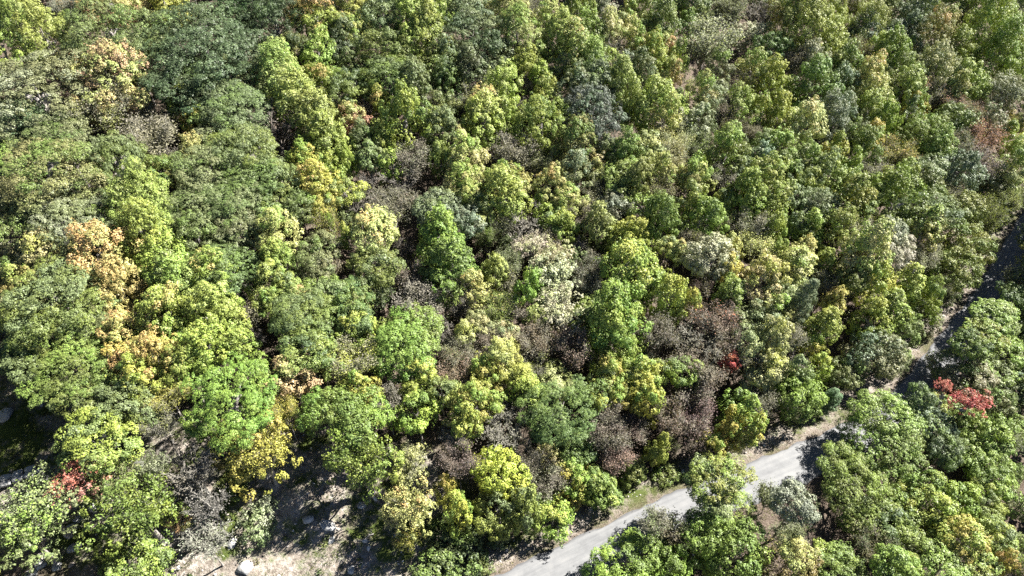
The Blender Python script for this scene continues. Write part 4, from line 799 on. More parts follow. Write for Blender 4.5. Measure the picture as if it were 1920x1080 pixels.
('s',41.6,122.2,5.8,2.29,2.63,'gg','gg',0.35,'small grey-green open-crowned tree left of the small olive-yellow ball tree'),
('o',-11.9,109.5,7.8,1.98,1.98,'mg','gg',0.35,'small mid-green broad crown right of the tall tapering tree'),
('t',-4.5,90.6,6.7,2.22,2.56,'gb','ol',0.35,'small smoky grey thin-leaved tree below left of the smooth grey-brown dome'),
('o',-5.2,64.9,7.6,1.77,1.77,'cy','gg',0.35,'small creamy pale green broad crown above left of the bright yellow tree'),
('s',48.5,62.4,3.0,2.06,2.37,'gg','gg',0.35,'grey-green open-crowned tree above the small verge pine'),
('o',-29.3,84.1,8.2,1.87,1.87,'ye','gg',0.35,'small golden yellow broad crown below the golden band-foot tree'),
('t',35.9,85.7,6.7,2.43,2.80,'gb','ol',0.35,'small smoky grey thin-leaved tree above right of the pale silvery dome'),
('o',-26.6,87.9,8.1,2.06,2.06,'ye','gg',0.35,'golden yellow broad crown below right of the golden band-foot tree'),
('s',58.8,158.2,6.2,2.83,3.26,'gg','gg',0.35,'small grey-green open-crowned tree above right of the silvery pale crown'),
('o',38.9,120.1,8.0,2.20,2.20,'gg','gg',0.35,'small grey-green broad crown below the washed-out grey crown'),
('t',75.9,142.2,7.4,3.98,4.45,'gb','ol',0.35,'smoky grey thin-leaved tree above the yellow-orange flecked tree'),
('o',61.6,95.3,7.8,2.20,2.20,'yg','gg',0.35,'small yellow-green broad crown below right of the small bright yellow crown'),
('s',63.3,112.7,5.7,2.16,2.48,'gg','gg',0.35,'small grey-green open-crowned tree above right of the small bright yellow crown'),
('o',23.8,59.3,8.2,1.73,1.73,'yg','gg',0.35,'small yellow-green broad crown left of the tiny scarlet treetop'),
('t',5.9,81.5,6.8,2.33,2.73,'gb','ol',0.35,'small smoky grey thin-leaved tree above the palest cream crown'),
('o',47.5,92.6,8.0,2.41,2.41,'gg','gg',0.35,'grey-green broad crown above left of the tall olive spire'),
('s',-47.9,122.4,6.1,2.65,3.04,'gg','gg',0.35,'grey-green open-crowned tree above left of the pale band head tree'),
('o',75.4,99.2,7.8,2.01,2.01,'mg','gg',0.35,'small mid-green broad crown below the rounded rich-green tree'),
('t',-39.4,137.0,7.2,2.92,3.26,'gb','ol',0.35,'small smoky grey thin-leaved tree above the peach-topped tree'),
('o',16.8,57.0,8.2,1.89,1.89,'ye','gg',0.35,'golden yellow broad crown above the bright lime roadside tree'),
('s',-25.3,67.1,5.4,1.88,2.17,'gg','gg',0.35,'grey-green open-crowned tree right of the large deep green tree'),
('o',40.2,96.8,8.2,2.22,2.22,'bl','gg',0.35,'blue-green broad crown below left of the cream and rust tree'),
('t',43.2,124.6,6.8,2.85,3.21,'gb','ol',0.35,'small smoky grey thin-leaved tree left of the small olive-yellow ball tree'),
('o',24.7,80.4,8.3,2.06,2.06,'py','gg',0.35,'pale yellow-green broad crown right of the golden-green spire'),
('s',-12.8,72.0,5.5,1.81,2.09,'gg','gg',0.35,'small grey-green open-crowned tree above right of the dark brown-grey cone'),
('o',-42.9,77.0,8.0,1.81,1.81,'gg','gg',0.35,'small grey-green broad crown, nearest one above the emerald left-half crown'),
('t',72.0,80.8,3.1,2.43,2.80,'gb','ol',0.35,'small smoky grey thin-leaved tree below left of the olive road crown'),
('o',51.4,96.1,8.6,2.64,2.64,'yg','gg',0.35,'yellow-green broad crown below left of the small bright yellow crown'),
('s',9.4,78.5,5.9,2.36,2.71,'gg','gg',0.35,'grey-green open-crowned tree above right of the palest cream crown'),
('o',37.4,115.3,8.2,2.90,2.90,'gg','gg',0.35,'grey-green broad crown below right of the narrow orange tree'),
('t',120.7,161.2,7.9,4.07,4.53,'gb','ol',0.35,'smoky grey thin-leaved tree right of the olive-yellow corner crown'),
('o',-1.3,63.9,7.7,1.93,1.93,'cy','gg',0.35,'creamy pale green broad crown above the bright yellow tree'),
('s',-10.1,126.1,5.9,2.35,2.71,'gg','gg',0.35,'small grey-green open-crowned tree left of the tall pale yellow-green tree'),
('o',-20.3,69.6,8.0,1.77,1.77,'mg','gg',0.35,'small mid-green broad crown left of the dark brown-grey cone'),
('t',15.4,92.5,7.2,2.73,3.14,'gb','ol',0.35,'smoky grey thin-leaved tree above left of the golden-green spire'),
('o',-31.6,68.3,8.1,2.11,2.11,'yg','gg',0.35,'yellow-green broad crown above left of the small orange tuft'),
('s',-10.4,96.0,5.7,2.02,2.32,'gg','gg',0.35,'small grey-green open-crowned tree right of the brown-grey dome'),
('o',89.8,123.5,8.5,2.83,2.83,'mg','gg',0.35,'mid-green broad crown above right of the rounded rich-green tree'),
('t',4.7,140.1,7.2,3.10,3.46,'gb','ol',0.35,'small smoky grey thin-leaved tree above right of the tall pale yellow-green tree'),
('o',53.7,88.8,8.2,2.51,2.51,'ol','gg',0.35,'olive broad crown above right of the tall olive spire'),
('s',57.6,99.7,5.3,2.00,2.30,'gg','gg',0.35,'small grey-green open-crowned tree below the small bright yellow crown'),
('o',22.0,138.2,8.1,2.26,2.26,'py','gg',0.35,'small pale yellow-green broad crown above left of the yellow orange-flecked tree'),
('t',-0.8,73.1,6.5,2.38,2.83,'gb','ol',0.35,'smoky grey thin-leaved tree above left of the narrow yellow-green tree'),
('o',27.8,136.3,8.2,2.42,2.42,'mg','gg',0.35,'small mid-green broad crown above the yellow orange-flecked tree'),
]
ROCKS = [
(-67.13,51.95,1.06,1.15,'white boulder at the left frame edge beside the sunlit clearing'),
(-63.24,53.89,0.36,0.36,'small white rock at the upper rim of the sunlit clearing'),
(-62.36,38.99,1.12,1.23,'pale grey rock at the left frame edge below the rock ledge'),
(-52.13,40.91,0.93,0.75,'white flat rock highest on the rocky strip below the red-leaved tree'),
(-53.75,39.59,0.59,0.50,'grey rock second from the top of the rocky strip'),
(-54.25,38.59,0.72,0.57,'white slab halfway along the rocky strip at lower left'),
(-55.66,35.15,0.77,0.64,'pale rock third from the bottom of the rocky strip'),
(-56.31,34.24,0.83,0.71,'chalky rock second from the bottom of the rocky strip'),
(-56.99,33.33,0.82,0.71,'lowest white rock of the rocky strip at the bottom edge'),
(-54.22,34.03,0.57,0.63,'small white rock standing apart beside the rocky strip'),
(-53.09,36.35,0.97,0.65,'flat pale slab under the large open green tree'),
(-48.64,46.54,0.83,0.61,'pale slab between the flat-topped clearing tree and grey twigs'),
(-23.30,39.65,1.28,0.84,'large white rock crossed by a trunk shadow at bottom centre-left'),
(-25.68,40.31,0.87,0.59,'flat whitish rock left of the large white shadow-crossed rock'),
(-22.55,38.00,0.53,0.50,'small white rock below the large white shadow-crossed rock'),
(-32.39,34.59,0.97,1.13,'white boulder at the bottom edge below the grey dead tree'),
(-34.62,37.25,0.72,0.82,'pale rock at the foot of the grey dead tree'),
(-31.37,43.49,0.41,0.60,'small grey rock beneath the golden open tree'),
(-19.48,42.48,0.69,0.52,'pale rock at the foot of the tall fresh green tree'),
(-19.75,34.77,0.52,0.57,'grey rock in shade at the bottom edge left of the shrubs'),
(-101.67,140.52,1.98,1.24,'pale rock standing in for a bright patch behind the top left corner treetops'),  # unidentified bright patch beyond the trees; a rock is added in its place
(-14.50,38.96,0.54,0.51,'grey stone under the half-bare pale yellow tree'),
]
LEDGE = [(-65.87,42.70),(-64.37,43.38),(-62.97,43.82),(-61.70,44.49),(-60.54,44.92),(-59.66,44.34),(-59.08,43.59)]
LOGS = [((-60.81,55.00),(-56.06,52.79),'pale leaning dead trunk above the sunlit clearing'),((-59.66,37.14),(-58.00,38.88),'thin grey fallen branch in front of the rock ledge'),((-45.57,50.04),(-44.73,49.21),'short pale fallen log beside the grey twigs'),((-17.54,39.11),(-19.25,38.10),'short crooked dead stick on the sunlit bottom clearing')]

rng = np.random.default_rng(7)

# ------------------------------------------------------------------ palette (base colours)
PAL = dict(
    dg=(.076, .104, .048), gg=(.158, .188, .086), cg=(.245, .255, .165), mg=(.138, .182, .052), bg=(.165, .235, .056),
    em=(.112, .170, .062), yg=(.212, .280, .068), py=(.340, .360, .130), ye=(.345, .340, .090), dy=(.350, .395, .090),
    rd=(.380, .125, .095), rr=(.330, .185, .140), br=(.205, .188, .148), gb=(.190, .180, .135), bu=(.165, .128, .104),
    cr=(.400, .395, .255), cy=(.355, .365, .170), ol=(.205, .210, .074), ov=(.198, .246, .054), bl=(.135, .178, .106),
    db=(.112, .140, .104), rb=(.270, .185, .150), lb=(.270, .255, .225), pb=(.185, .225, .130), pg=(.140, .200, .110),
    pd=(.165, .190, .125))
PAL['or'] = (.450, .275, .140)
PAL['op'] = (.420, .290, .150)


# ------------------------------------------------------------------ node helpers
def material(name):
    m = bpy.data.materials.new(name)
    m.use_nodes = True
    nt = m.node_tree
    for n in list(nt.nodes):
        nt.nodes.remove(n)
    out = nt.nodes.new('ShaderNodeOutputMaterial')
    return m, nt, out


def node(nt, typ, **kw):
    n = nt.nodes.new(typ)
    for k, v in kw.items():
        setattr(n, k, v)
    return n


def math_node(nt, op, a, b=None, clamp=False):
    n = node(nt, 'ShaderNodeMath', operation=op, use_clamp=clamp)
    for i, v in enumerate((a, b)):
        if v is None:
            continue
        if isinstance(v, (int, float)):
            n.inputs[i].default_value = v
        else:
            nt.links.new(v, n.inputs[i])
    return n.outputs[0]


def mix_col(nt, fac, a, b, mode='MIX'):
    n = node(nt, 'ShaderNodeMix', data_type='RGBA', blend_type=mode)
    for i, v in ((0, fac), (6, a), (7, b)):
        if isinstance(v, (int, float)):
            n.inputs[i].default_value = v
        elif isinstance(v, tuple):
            n.inputs[i].default_value = (*v, 1) if len(v) == 3 else v
        else:
            nt.links.new(v, n.inputs[i])
    return n.outputs[2]


def noise(nt, scale, detail=4, rough=.6, coord=None):
    n = node(nt, 'ShaderNodeTexNoise')
    n.inputs['Scale'].default_value = scale
    n.inputs['Detail'].default_value = detail
    n.inputs['Roughness'].default_value = rough
    if coord is not None:
        nt.links.new(coord, n.inputs['Vector'])
    return n.outputs['Fac']


def ramp(nt, fac, stops):
    n = node(nt, 'ShaderNodeValToRGB')
    e = n.color_ramp.elements
    while len(e) < len(stops):
        e.new(.5)
    for el, (p, c) in zip(e, stops):
        el.position = p
        el.color = (*c, 1) if len(c) == 3 else c
    nt.links.new(fac, n.inputs[0])
    return n.outputs[0]


def foliage_material(name, trans=.11, gloss=.48, spec=.28):
    """leaf colour: the tree's own colour, its turned colour on some sprays, every leaf a little different"""
    m, nt, out = material(name)
    info = node(nt, 'ShaderNodeObjectInfo')
    c2 = node(nt, 'ShaderNodeAttribute', attribute_type='OBJECT', attribute_name='turned')
    amt = node(nt, 'ShaderNodeAttribute', attribute_type='OBJECT', attribute_name='turned_share')
    lv = node(nt, 'ShaderNodeAttribute', attribute_type='GEOMETRY', attribute_name='leaf')
    sep = node(nt, 'ShaderNodeSeparateXYZ')
    nt.links.new(lv.outputs['Vector'], sep.inputs[0])
    leaf, spray, top = sep.outputs
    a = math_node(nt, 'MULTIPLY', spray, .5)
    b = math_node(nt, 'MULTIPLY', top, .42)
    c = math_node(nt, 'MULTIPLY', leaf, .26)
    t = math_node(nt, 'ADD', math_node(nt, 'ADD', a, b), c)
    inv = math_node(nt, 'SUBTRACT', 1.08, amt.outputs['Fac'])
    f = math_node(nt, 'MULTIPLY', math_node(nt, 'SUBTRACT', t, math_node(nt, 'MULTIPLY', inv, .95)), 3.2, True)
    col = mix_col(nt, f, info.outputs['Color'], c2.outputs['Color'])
    hsv = node(nt, 'ShaderNodeHueSaturation')
    nt.links.new(col, hsv.inputs['Color'])
    h = math_node(nt, 'ADD', math_node(nt, 'MULTIPLY', spray, .035), .4825)
    nt.links.new(h, hsv.inputs['Hue'])
    v = math_node(nt, 'ADD', math_node(nt, 'MULTIPLY', leaf, .75), .66)
    nt.links.new(v, hsv.inputs['Value'])
    hsv.inputs['Saturation'].default_value = 1.05
    p = node(nt, 'ShaderNodeBsdfPrincipled')
    nt.links.new(hsv.outputs[0], p.inputs['Base Color'])
    p.inputs['Roughness'].default_value = gloss
    p.inputs['Specular IOR Level'].default_value = spec
    tr = node(nt, 'ShaderNodeBsdfTranslucent')
    tc = mix_col(nt, 1.0, hsv.outputs[0], (1.15, 1.2, .62), 'MULTIPLY')
    nt.links.new(tc, tr.inputs['Color'])
    mx = node(nt, 'ShaderNodeMixShader')
    mx.inputs[0].default_value = trans
    nt.links.new(p.outputs[0], mx.inputs[1])
    nt.links.new(tr.outputs[0], mx.inputs[2])
    nt.links.new(mx.outputs[0], out.inputs[0])
    return m


def bark_material(name, tinted=False):
    m, nt, out = material(name)
    tc = node(nt, 'ShaderNodeTexCoord')
    n = noise(nt, 3.0, 5, .7, tc.outputs['Object'])
    if tinted:
        info = node(nt, 'ShaderNodeObjectInfo')
        grey = ramp(nt, n, [(.3, (.13, .118, .098)), (.7, (.27, .252, .22))])
        col = mix_col(nt, .7, info.outputs['Color'], grey)
    else:
        col = ramp(nt, n, [(.3, (.16, .135, .115)), (.55, (.30, .275, .25)), (.75, (.46, .44, .41))])
    p = node(nt, 'ShaderNodeBsdfPrincipled')
    nt.links.new(col, p.inputs['Base Color'])
    p.inputs['Roughness'].default_value = .85
    bp = node(nt, 'ShaderNodeBump')
    bp.inputs['Strength'].default_value = .4
    nt.links.new(n, bp.inputs['Height'])
    nt.links.new(bp.outputs[0], p.inputs['Normal'])
    nt.links.new(p.outputs[0], out.inputs[0])
    return m


M_LEAF = foliage_material('broad_leaves')
M_NEEDLE = foliage_material('needles', .15, .6, .2)
M_DRY = foliage_material('dry_leaves', .25, .7, .15)
M_BARK = bark_material('bark')
M_TWIG = bark_material('twig_bark', True)


# ------------------------------------------------------------------ mesh helpers
def quads_mesh(name, V, F, mats, leaf=None, mat_idx=None, smooth=False):
    """mesh from vertex array and quad (or triangle) array; leaf = per-vertex vector attribute"""
    me = bpy.data.meshes.new(name)
    V = np.asarray(V, np.float32)
    F = np.asarray(F, np.int32)
    k = F.shape[1]
    me.vertices.add(len(V))
    me.vertices.foreach_set('co', V.ravel())
    me.loops.add(F.size)
    me.loops.foreach_set('vertex_index', F.ravel())
    me.polygons.add(len(F))
    me.polygons.foreach_set('loop_start', np.arange(0, F.size, k, dtype=np.int32))
    me.polygons.foreach_set('loop_total', np.full(len(F), k, np.int32))
    for m in mats:
        me.materials.append(m)
    if mat_idx is not None:
        me.polygons.foreach_set('material_index', np.asarray(mat_idx, np.int32))
    if leaf is not None:
        at = me.attributes.new('leaf', 'FLOAT_VECTOR', 'POINT')
        at.data.foreach_set('vector', np.asarray(leaf, np.float32).ravel())
    if smooth:
        me.polygons.foreach_set('use_smooth', np.ones(len(F), bool))
    me.update(calc_edges=True)
    me.validate()
    return me


def unit(v):
    return v / np.maximum(np.linalg.norm(v, axis=-1, keepdims=True), 1e-9)


def leaf_quads(P, N, size, aspect=.62, rs=rng):
    """one kite-shaped leaf spray per point P facing N; returns verts (4n,3)"""
    n = len(P)
    ref = unit(rs.normal(size=(n, 3)))
    T = unit(np.cross(N, ref))
    B = np.cross(N, T)
    L = size[:, None] * .5
    W = L * aspect
    fold = N * (size * rs.uniform(-.16, .05, n))[:, None]
    v0 = P - T * L
    v1 = P - T * L * .1 + B * W + fold
    v2 = P + T * L + fold * .4
    v3 = P - T * L * .1 - B * W + fold
    return np.stack([v0, v1, v2, v3], 1).reshape(-1, 3)


def tubes(segs, sides=4):
    """segs: list of (p0, p1, r0, r1) -> verts, quads"""
    s = np.asarray([np.r_[a, b, r0, r1] for a, b, r0, r1 in segs])
    A, B, r0, r1 = s[:, :3], s[:, 3:6], s[:, 6], s[:, 7]
    d = unit(B - A)
    ref = np.where(np.abs(d[:, 2:3]) > .8, np.array([[1., 0, 0]]), np.array([[0, 0, 1.]]))
    u = unit(np.cross(d, ref)); w = np.cross(d, u)
    V = []
    for r, c in ((r0, A), (r1, B)):
        for k in range(sides):
            a = 2 * math.pi * k / sides
            V.append(c + (u * math.cos(a) + w * math.sin(a)) * r[:, None])
    V = np.stack(V, 1).reshape(-1, 3)
    base = np.arange(len(s))[:, None] * sides * 2
    F = np.stack([np.stack([base[:, 0] + k, base[:, 0] + (k + 1) % sides, base[:, 0] + sides + (k + 1) % sides, base[:, 0] + sides + k], 1)
                  for k in range(sides)], 1).reshape(-1, 4)
    return V, F


# ------------------------------------------------------------------ crown prototypes (centre at origin, metres)
def envelope(sp, rs):
    lob = unit(rs.normal(size=(9, 3)))
    amp = rs.uniform(-.34, .34, 9)

    def f(u):
        k = np.ones(len(u))
        for d, a in zip(lob, amp):
            k = k + a * np.clip((u @ d - .45) / .55, 0, 1) ** 1.2
        if sp == 'p':
            k = k * (1 - .30 * np.clip(1 - np.abs(u[:, 2]), 0, 1) * np.clip(u[:, 2] + .6, 0, 1)) 
        if sp in 'mc':
            # egg with a pointed top
            k = k * (1 - .22 * np.clip(u[:, 2], 0, 1) * (1 - np.clip(u[:, 2], 0, 1)) * 2.0)
        return k
    return f


def leafy_crown(sp, R, hc, n_clump, n_leaf, lsize, seed, flat=1.0, inner=.55, clump=.26, tuft=.30, per_tuft=15, stretch=1.0):
    rs = np.random.default_rng(seed)
    env = envelope(sp, rs)
    # clump centres, spread apart over the envelope
    cand = unit(rs.normal(size=(n_clump * 6, 3)))
    keep = cand[:, 2] > rs.uniform(-.95, .05, len(cand))
    cand = cand[keep]
    fr = inner + (1.12 - inner) * rs.uniform(0, 1, len(cand)) ** .5
    C = cand * (env(cand) * fr)[:, None]
    chosen = [0]
    dmin = np.linalg.norm(C - C[0], axis=1)
    for _ in range(n_clump - 1):
        j = int(np.argmax(dmin * rs.uniform(.55, 1, len(C))))
        chosen.append(j)
        dmin = np.minimum(dmin, np.linalg.norm(C - C[j], axis=1))
    C = C[chosen]; U = cand[chosen]
    scale = np.array([R, R, hc])
    C = C * scale * (1 - clump * .5)
    if sp in 'mcp':                                  # narrower towards the tip
        C[:, :2] *= (1 - {'m': .48, 'c': .55, 'p': .5}[sp] * np.clip(C[:, 2:3] / hc, 0, 1) ** .9)
    rc = R * clump * rs.uniform(.6, 1.3, len(C))
    w = rc ** 2
    sq = np.array([1, 1, flat])
    # every clump carries tufts of leaves on its upper and outer side
    n_tuft = max(int(n_leaf / per_tuft), 10)
    tw = rs.choice(len(C), n_tuft, p=w / w.sum())
    d = unit(rs.normal(size=(n_tuft, 3)))
    outd = unit(U[tw] * .85 + np.array([0, 0, .7]))
    d = unit(d + outd * rs.uniform(.3, 1.0, n_tuft)[:, None])
    reach = rs.uniform(.72, 1.1, n_tuft)
    stray = rs.uniform(0, 1, n_tuft) < .12
    reach[stray] *= rs.uniform(1.15, 1.55, stray.sum())      # shoots that stick out of the outline
    offs = d * (rc[tw] * reach)[:, None] * sq
    offs = offs + outd * ((offs * outd).sum(1) * (stretch - 1))[:, None]
    TC = C[tw] + offs
    TN = unit(d + np.array([0, 0, .35]))
    tr_ = tuft * rs.uniform(.6, 1.35, n_tuft)
    tk = rs.choice(n_tuft, n_leaf, p=tr_ ** 2 / (tr_ ** 2).sum())
    which = tw[tk]
    e = unit(unit(rs.normal(size=(n_leaf, 3))) + TN[tk] * rs.uniform(.35, 1.1, n_leaf)[:, None])
    P = TC[tk] + e * (tr_[tk] * rs.uniform(.7, 1.1, n_leaf))[:, None]
    Nn = unit(e * .75 + TN[tk] * .45 + np.array([0, 0, .25]) + rs.normal(size=(n_leaf, 3)) * .28)
    size = lsize * rs.uniform(.65, 1.35, n_leaf)
    V = leaf_quads(P, Nn, size, .66, rs)
    F = np.arange(len(V)).reshape(-1, 4)
    cr = rs.uniform(0, 1, len(C))[which]
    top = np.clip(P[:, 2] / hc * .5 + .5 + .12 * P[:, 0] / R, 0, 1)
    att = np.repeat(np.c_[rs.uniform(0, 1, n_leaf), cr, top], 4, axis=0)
    return V, F, att, C


def twig_skeleton(R, hc, seed, limbs=6, sec=6, twigs=8, fine=2, thick=1.0):
    rs = np.random.default_rng(seed)
    sc = np.array([R, R, hc])
    root = np.array([0, 0, -hc * .95])
    segs = []
    tips = []

    def bent(a, b, r0, r1, n=2):
        pts = [a]
        for i in range(1, n):
            q = a + (b - a) * i / n + rs.normal(size=3) * np.linalg.norm(b - a) * .06
            pts.append(q)
        pts.append(b)
        for i in range(n):
            ra = r0 + (r1 - r0) * i / n; rb = r0 + (r1 - r0) * (i + 1) / n
            segs.append((pts[i], pts[i + 1], ra, rb))
        return pts
    for i in range(limbs):
        a = 2 * math.pi * (i + rs.uniform(-.3, .3)) / limbs
        e = unit(np.array([math.cos(a), math.sin(a), rs.uniform(.1, 1.6)])) * rs.uniform(.55, .8) * sc
        st = root * rs.uniform(.45, 1.0)
        lp = bent(st, e, .085 * thick, .04 * thick, 3)
        for j in range(sec):
            t = rs.uniform(.35, 1.0)
            k = min(int(t * 3), 2)
            s0 = lp[k] + (lp[k + 1] - lp[k]) * (t * 3 - k)
            dirn = unit(unit(e / sc - root / sc * .3) + rs.normal(size=3) * .62 + np.array([0, 0, .25]))
            e2 = s0 + dirn * sc * rs.uniform(.25, .5)
            q = e2 / sc
            m = np.linalg.norm(q)
            if m > 1:
                e2 = e2 / m
            sp_ = bent(s0, e2, .034 * thick, .02 * thick, 2)
            for k2 in range(twigs):
                t = rs.uniform(.2, 1.0)
                kk = min(int(t * 2), 1)
                b0 = sp_[kk] + (sp_[kk + 1] - sp_[kk]) * (t * 2 - kk)
                dd = unit(dirn + rs.normal(size=3) * .7 + np.array([0, 0, .3]))
                b1 = b0 + dd * sc * rs.uniform(.1, .26)
                segs.append((b0, b1, .017 * thick, .011 * thick))
                tips.append(b1)
                for _ in range(fine):
                    f0 = b0 + (b1 - b0) * rs.uniform(.3, 1)
                    f1 = f0 + unit(dd + rs.normal(size=3) * .8) * sc * rs.uniform(.05, .13)
                    segs.append((f0, f1, .012 * thick, .008 * thick))
                    tips.append(f1)
    return segs, np.array(tips)


def thin_crown(R, hc, seed, n_leaf, lsize, limbs=6, sec=7, twigs=8, thick=1.0, spread=.30):
    """twigs with small scattered leaves: returns one mesh with two materials"""
    rs = np.random.default_rng(seed + 900)
    segs, tips = twig_skeleton(R, hc, seed, limbs, sec, twigs, 2, thick)
    V1, F1 = tubes(segs, 3)
    k = rs.integers(0, len(tips), n_leaf)
    P = tips[k] + rs.normal(size=(n_leaf, 3)) * spread
    Nn = unit(rs.normal(size=(n_leaf, 3)) * .8 + np.array([0, 0, .7]))
    V2 = leaf_quads(P, Nn, lsize * rs.uniform(.6, 1.4, n_leaf), .6, rs)
    F2 = np.arange(len(V2)).reshape(-1, 4) + len(V1)
    cr = rs.uniform(0, 1, len(tips))[k] * .5 + (.5 + .5 * np.sin(P[:, 0] * 1.7 + P[:, 1] * 1.3 + seed)) * .5
    top = np.clip(P[:, 2] / hc * .5 + .5, 0, 1)
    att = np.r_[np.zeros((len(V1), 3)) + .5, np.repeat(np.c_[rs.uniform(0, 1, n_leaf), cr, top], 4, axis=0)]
    return np.r_[V1, V2], np.r_[F1, F2], att, np.r_[np.zeros(len(F1), int), np.ones(len(F2), int)]


def trunk_mesh(name, seed, limbs=7, lean=.05, bark=None, rad=.16):
    """unit-height trunk (0..1, scaled per tree): tapered, gently bent, forking into limbs that rise into the crown (half width 1)"""
    rs = np.random.default_rng(seed)
    segs = []
    n = 7
    pts = [np.array([lean * math.sin(i * .8 + seed) * i / n, lean * math.cos(i * .7 + seed) * i / n, i / n]) for i in range(n + 1)]
    pts[0] = np.array([0, 0, -.06])
    for i in range(n):
        flare = 1.5 if i == 0 else 1.0
        segs.append((pts[i], pts[i + 1], rad * (1 - .8 * i / n) * flare, rad * (1 - .8 * (i + 1) / n)))
    for j in range(limbs):
        i = int(rs.integers(3, 7))
        a = rs.uniform(0, 6.28)
        e = pts[i] + np.array([math.cos(a) * rs.uniform(.45, .8), math.sin(a) * rs.uniform(.45, .8), rs.uniform(.0, .12)])
        mid = (pts[i] + e) / 2 + rs.normal(size=3) * .05 + np.array([0, 0, .03])
        r = rad * .42
        segs.append((pts[i], mid, r, r * .7))
        segs.append((mid, e, r * .7, r * .25))
        for _ in range(2):
            e2 = mid + (e - mid) * rs.uniform(.2, .8) + np.array([*rs.normal(size=2) * .25, rs.uniform(.02, .08)])
            segs.append((mid, e2, r * .45, r * .15))
    V, F = tubes(segs, 6)
    return quads_mesh(name, V, F, [bark or M_BARK], smooth=True)


PROTO = {}


def add_proto(key, V, F, att, mats, R, hc, mi=None):
    PROTO.setdefault(key, []).append((quads_mesh(key, V, F, mats, att, mi), R, hc))


seed = 100
for size, R, nv, nc, nl in (('S', 2.1, 4, 24, 7000), ('M', 3.3, 6, 44, 16000), ('L', 6.2, 4, 90, 46000)):
    for k in range(nv):
        seed += 1
        hc = R * .8
        V, F, A, C = leafy_crown('o', R, hc, nc, nl, .18, seed, flat=.56, inner=.5, clump={'S': .31, 'M': .255, 'L': .20}[size])
        add_proto('o' + size, V, F, A, [M_LEAF], R, hc)
for size, R, nv, nc, nl in (('S', 2.1, 6, 26, 7000), ('M', 3.2, 7, 46, 16000), ('L', 5.2, 3, 95, 34000)):
    for k in range(nv):
        seed += 1
        hc = R * 1.15
        V, F, A, C = leafy_crown('m', R, hc, nc, nl, .19, seed, stretch=1.55, flat=.9, inner=.55, clump={'S': .28, 'M': .225, 'L': .175}[size])
        add_proto('m' + size, V, F, A, [M_LEAF], R, hc)
for size, R, nv, nl in (('S', 2.0, 3, 2600), ('M', 3.0, 5, 5400)):
    for k in range(nv):
        seed += 1
        hc = R * 1.05
        V, F, A, mi = thin_crown(R, hc, seed, nl, .17, limbs=7 if size == 'S' else 9, thick=1.5)
        add_proto('t' + size, V, F, A, [M_TWIG, M_DRY], R, hc, mi)
for k in range(4):
    seed += 1
    R = 2.5; hc = R * 1.05
    V, F, A, mi = thin_crown(R, hc, seed, 500, .15, limbs=8, sec=8, twigs=8, thick=1.6)
    add_proto('b', V, F, A, [M_TWIG, M_DRY], R, hc, mi)
for k in range(3):
    seed += 1
    R = 1.9; hc = R * 2.1
    V, F, A, C = leafy_crown('c', R, hc, 60, 9500, .20, seed, stretch=1.4, flat=1.0, inner=.5, clump=.30)
    add_proto('c', V, F, A, [M_LEAF], R, hc)
for k in range(2):
    seed += 1
    V, F, A, C = leafy_crown('p', 2.3, 3.9, 75, 15000, .15, seed, stretch=1.2, flat=.7, inner=.25, clump=.22, tuft=.26)
    add_proto('p', V, F, A, [M_NEEDLE], 2.3, 3.9)
for k in range(4):
    seed += 1
    R = 3.5; hc = R * .85
    V1, F1, A1, mi = thin_crown(R, hc, seed, 5200, .21, limbs=8, sec=6, twigs=6, thick=1.5, spread=.22)
    V2, F2, A2, C = leafy_crown('o', R, hc, 46, 3600, .21, seed, flat=.6, inner=.5, clump=.19)
    add_proto('s', np.r_[V1, V2], np.r_[F1, F2 + len(V1)], np.r_[A1, A2], [M_TWIG, M_LEAF], R, hc, np.r_[mi, np.ones(len(F2), int)])
for k in range(3):
    seed += 1
    R = 1.7; hc = R * .75
    V, F, A, C = leafy_crown('o', R, hc, 22, 3000, .19, seed, flat=.8, inner=.4, clump=.34)
    add_proto('h', V, F, A, [M_LEAF], R, hc)
TRUNKS = [trunk_mesh('trunk', 40 + k, 8) for k in range(5)]
TRUNKS_THIN = [trunk_mesh('trunk', 60 + k, 3, .06, rad=.11) for k in range(3)]

# ------------------------------------------------------------------ ground
CLEARING = np.array([(-66, 47), (-50, 44), (-38, 42), (-26, 42), (-15, 40)], float)


def clearing_weight(x, y):
    """1 in the open stony ground at lower left, 0 deep in the wood"""
    d = np.min(np.hypot(x[:, None] - CLEARING[None, :, 0], (y[:, None] - CLEARING[None, :, 1]) * 1.1), axis=1)
    return np.clip((13.5 - d) / 4.0, 0, 1)


def grid_sheet(xs, ys):
    X, Y = np.meshgrid(xs, ys)
    n, m = X.shape
    i = np.arange((n - 1) * m).reshape(n - 1, m)[:, :-1].ravel()
    return X.ravel(), Y.ravel(), np.c_[i, i + 1, i + m + 1, i + m]


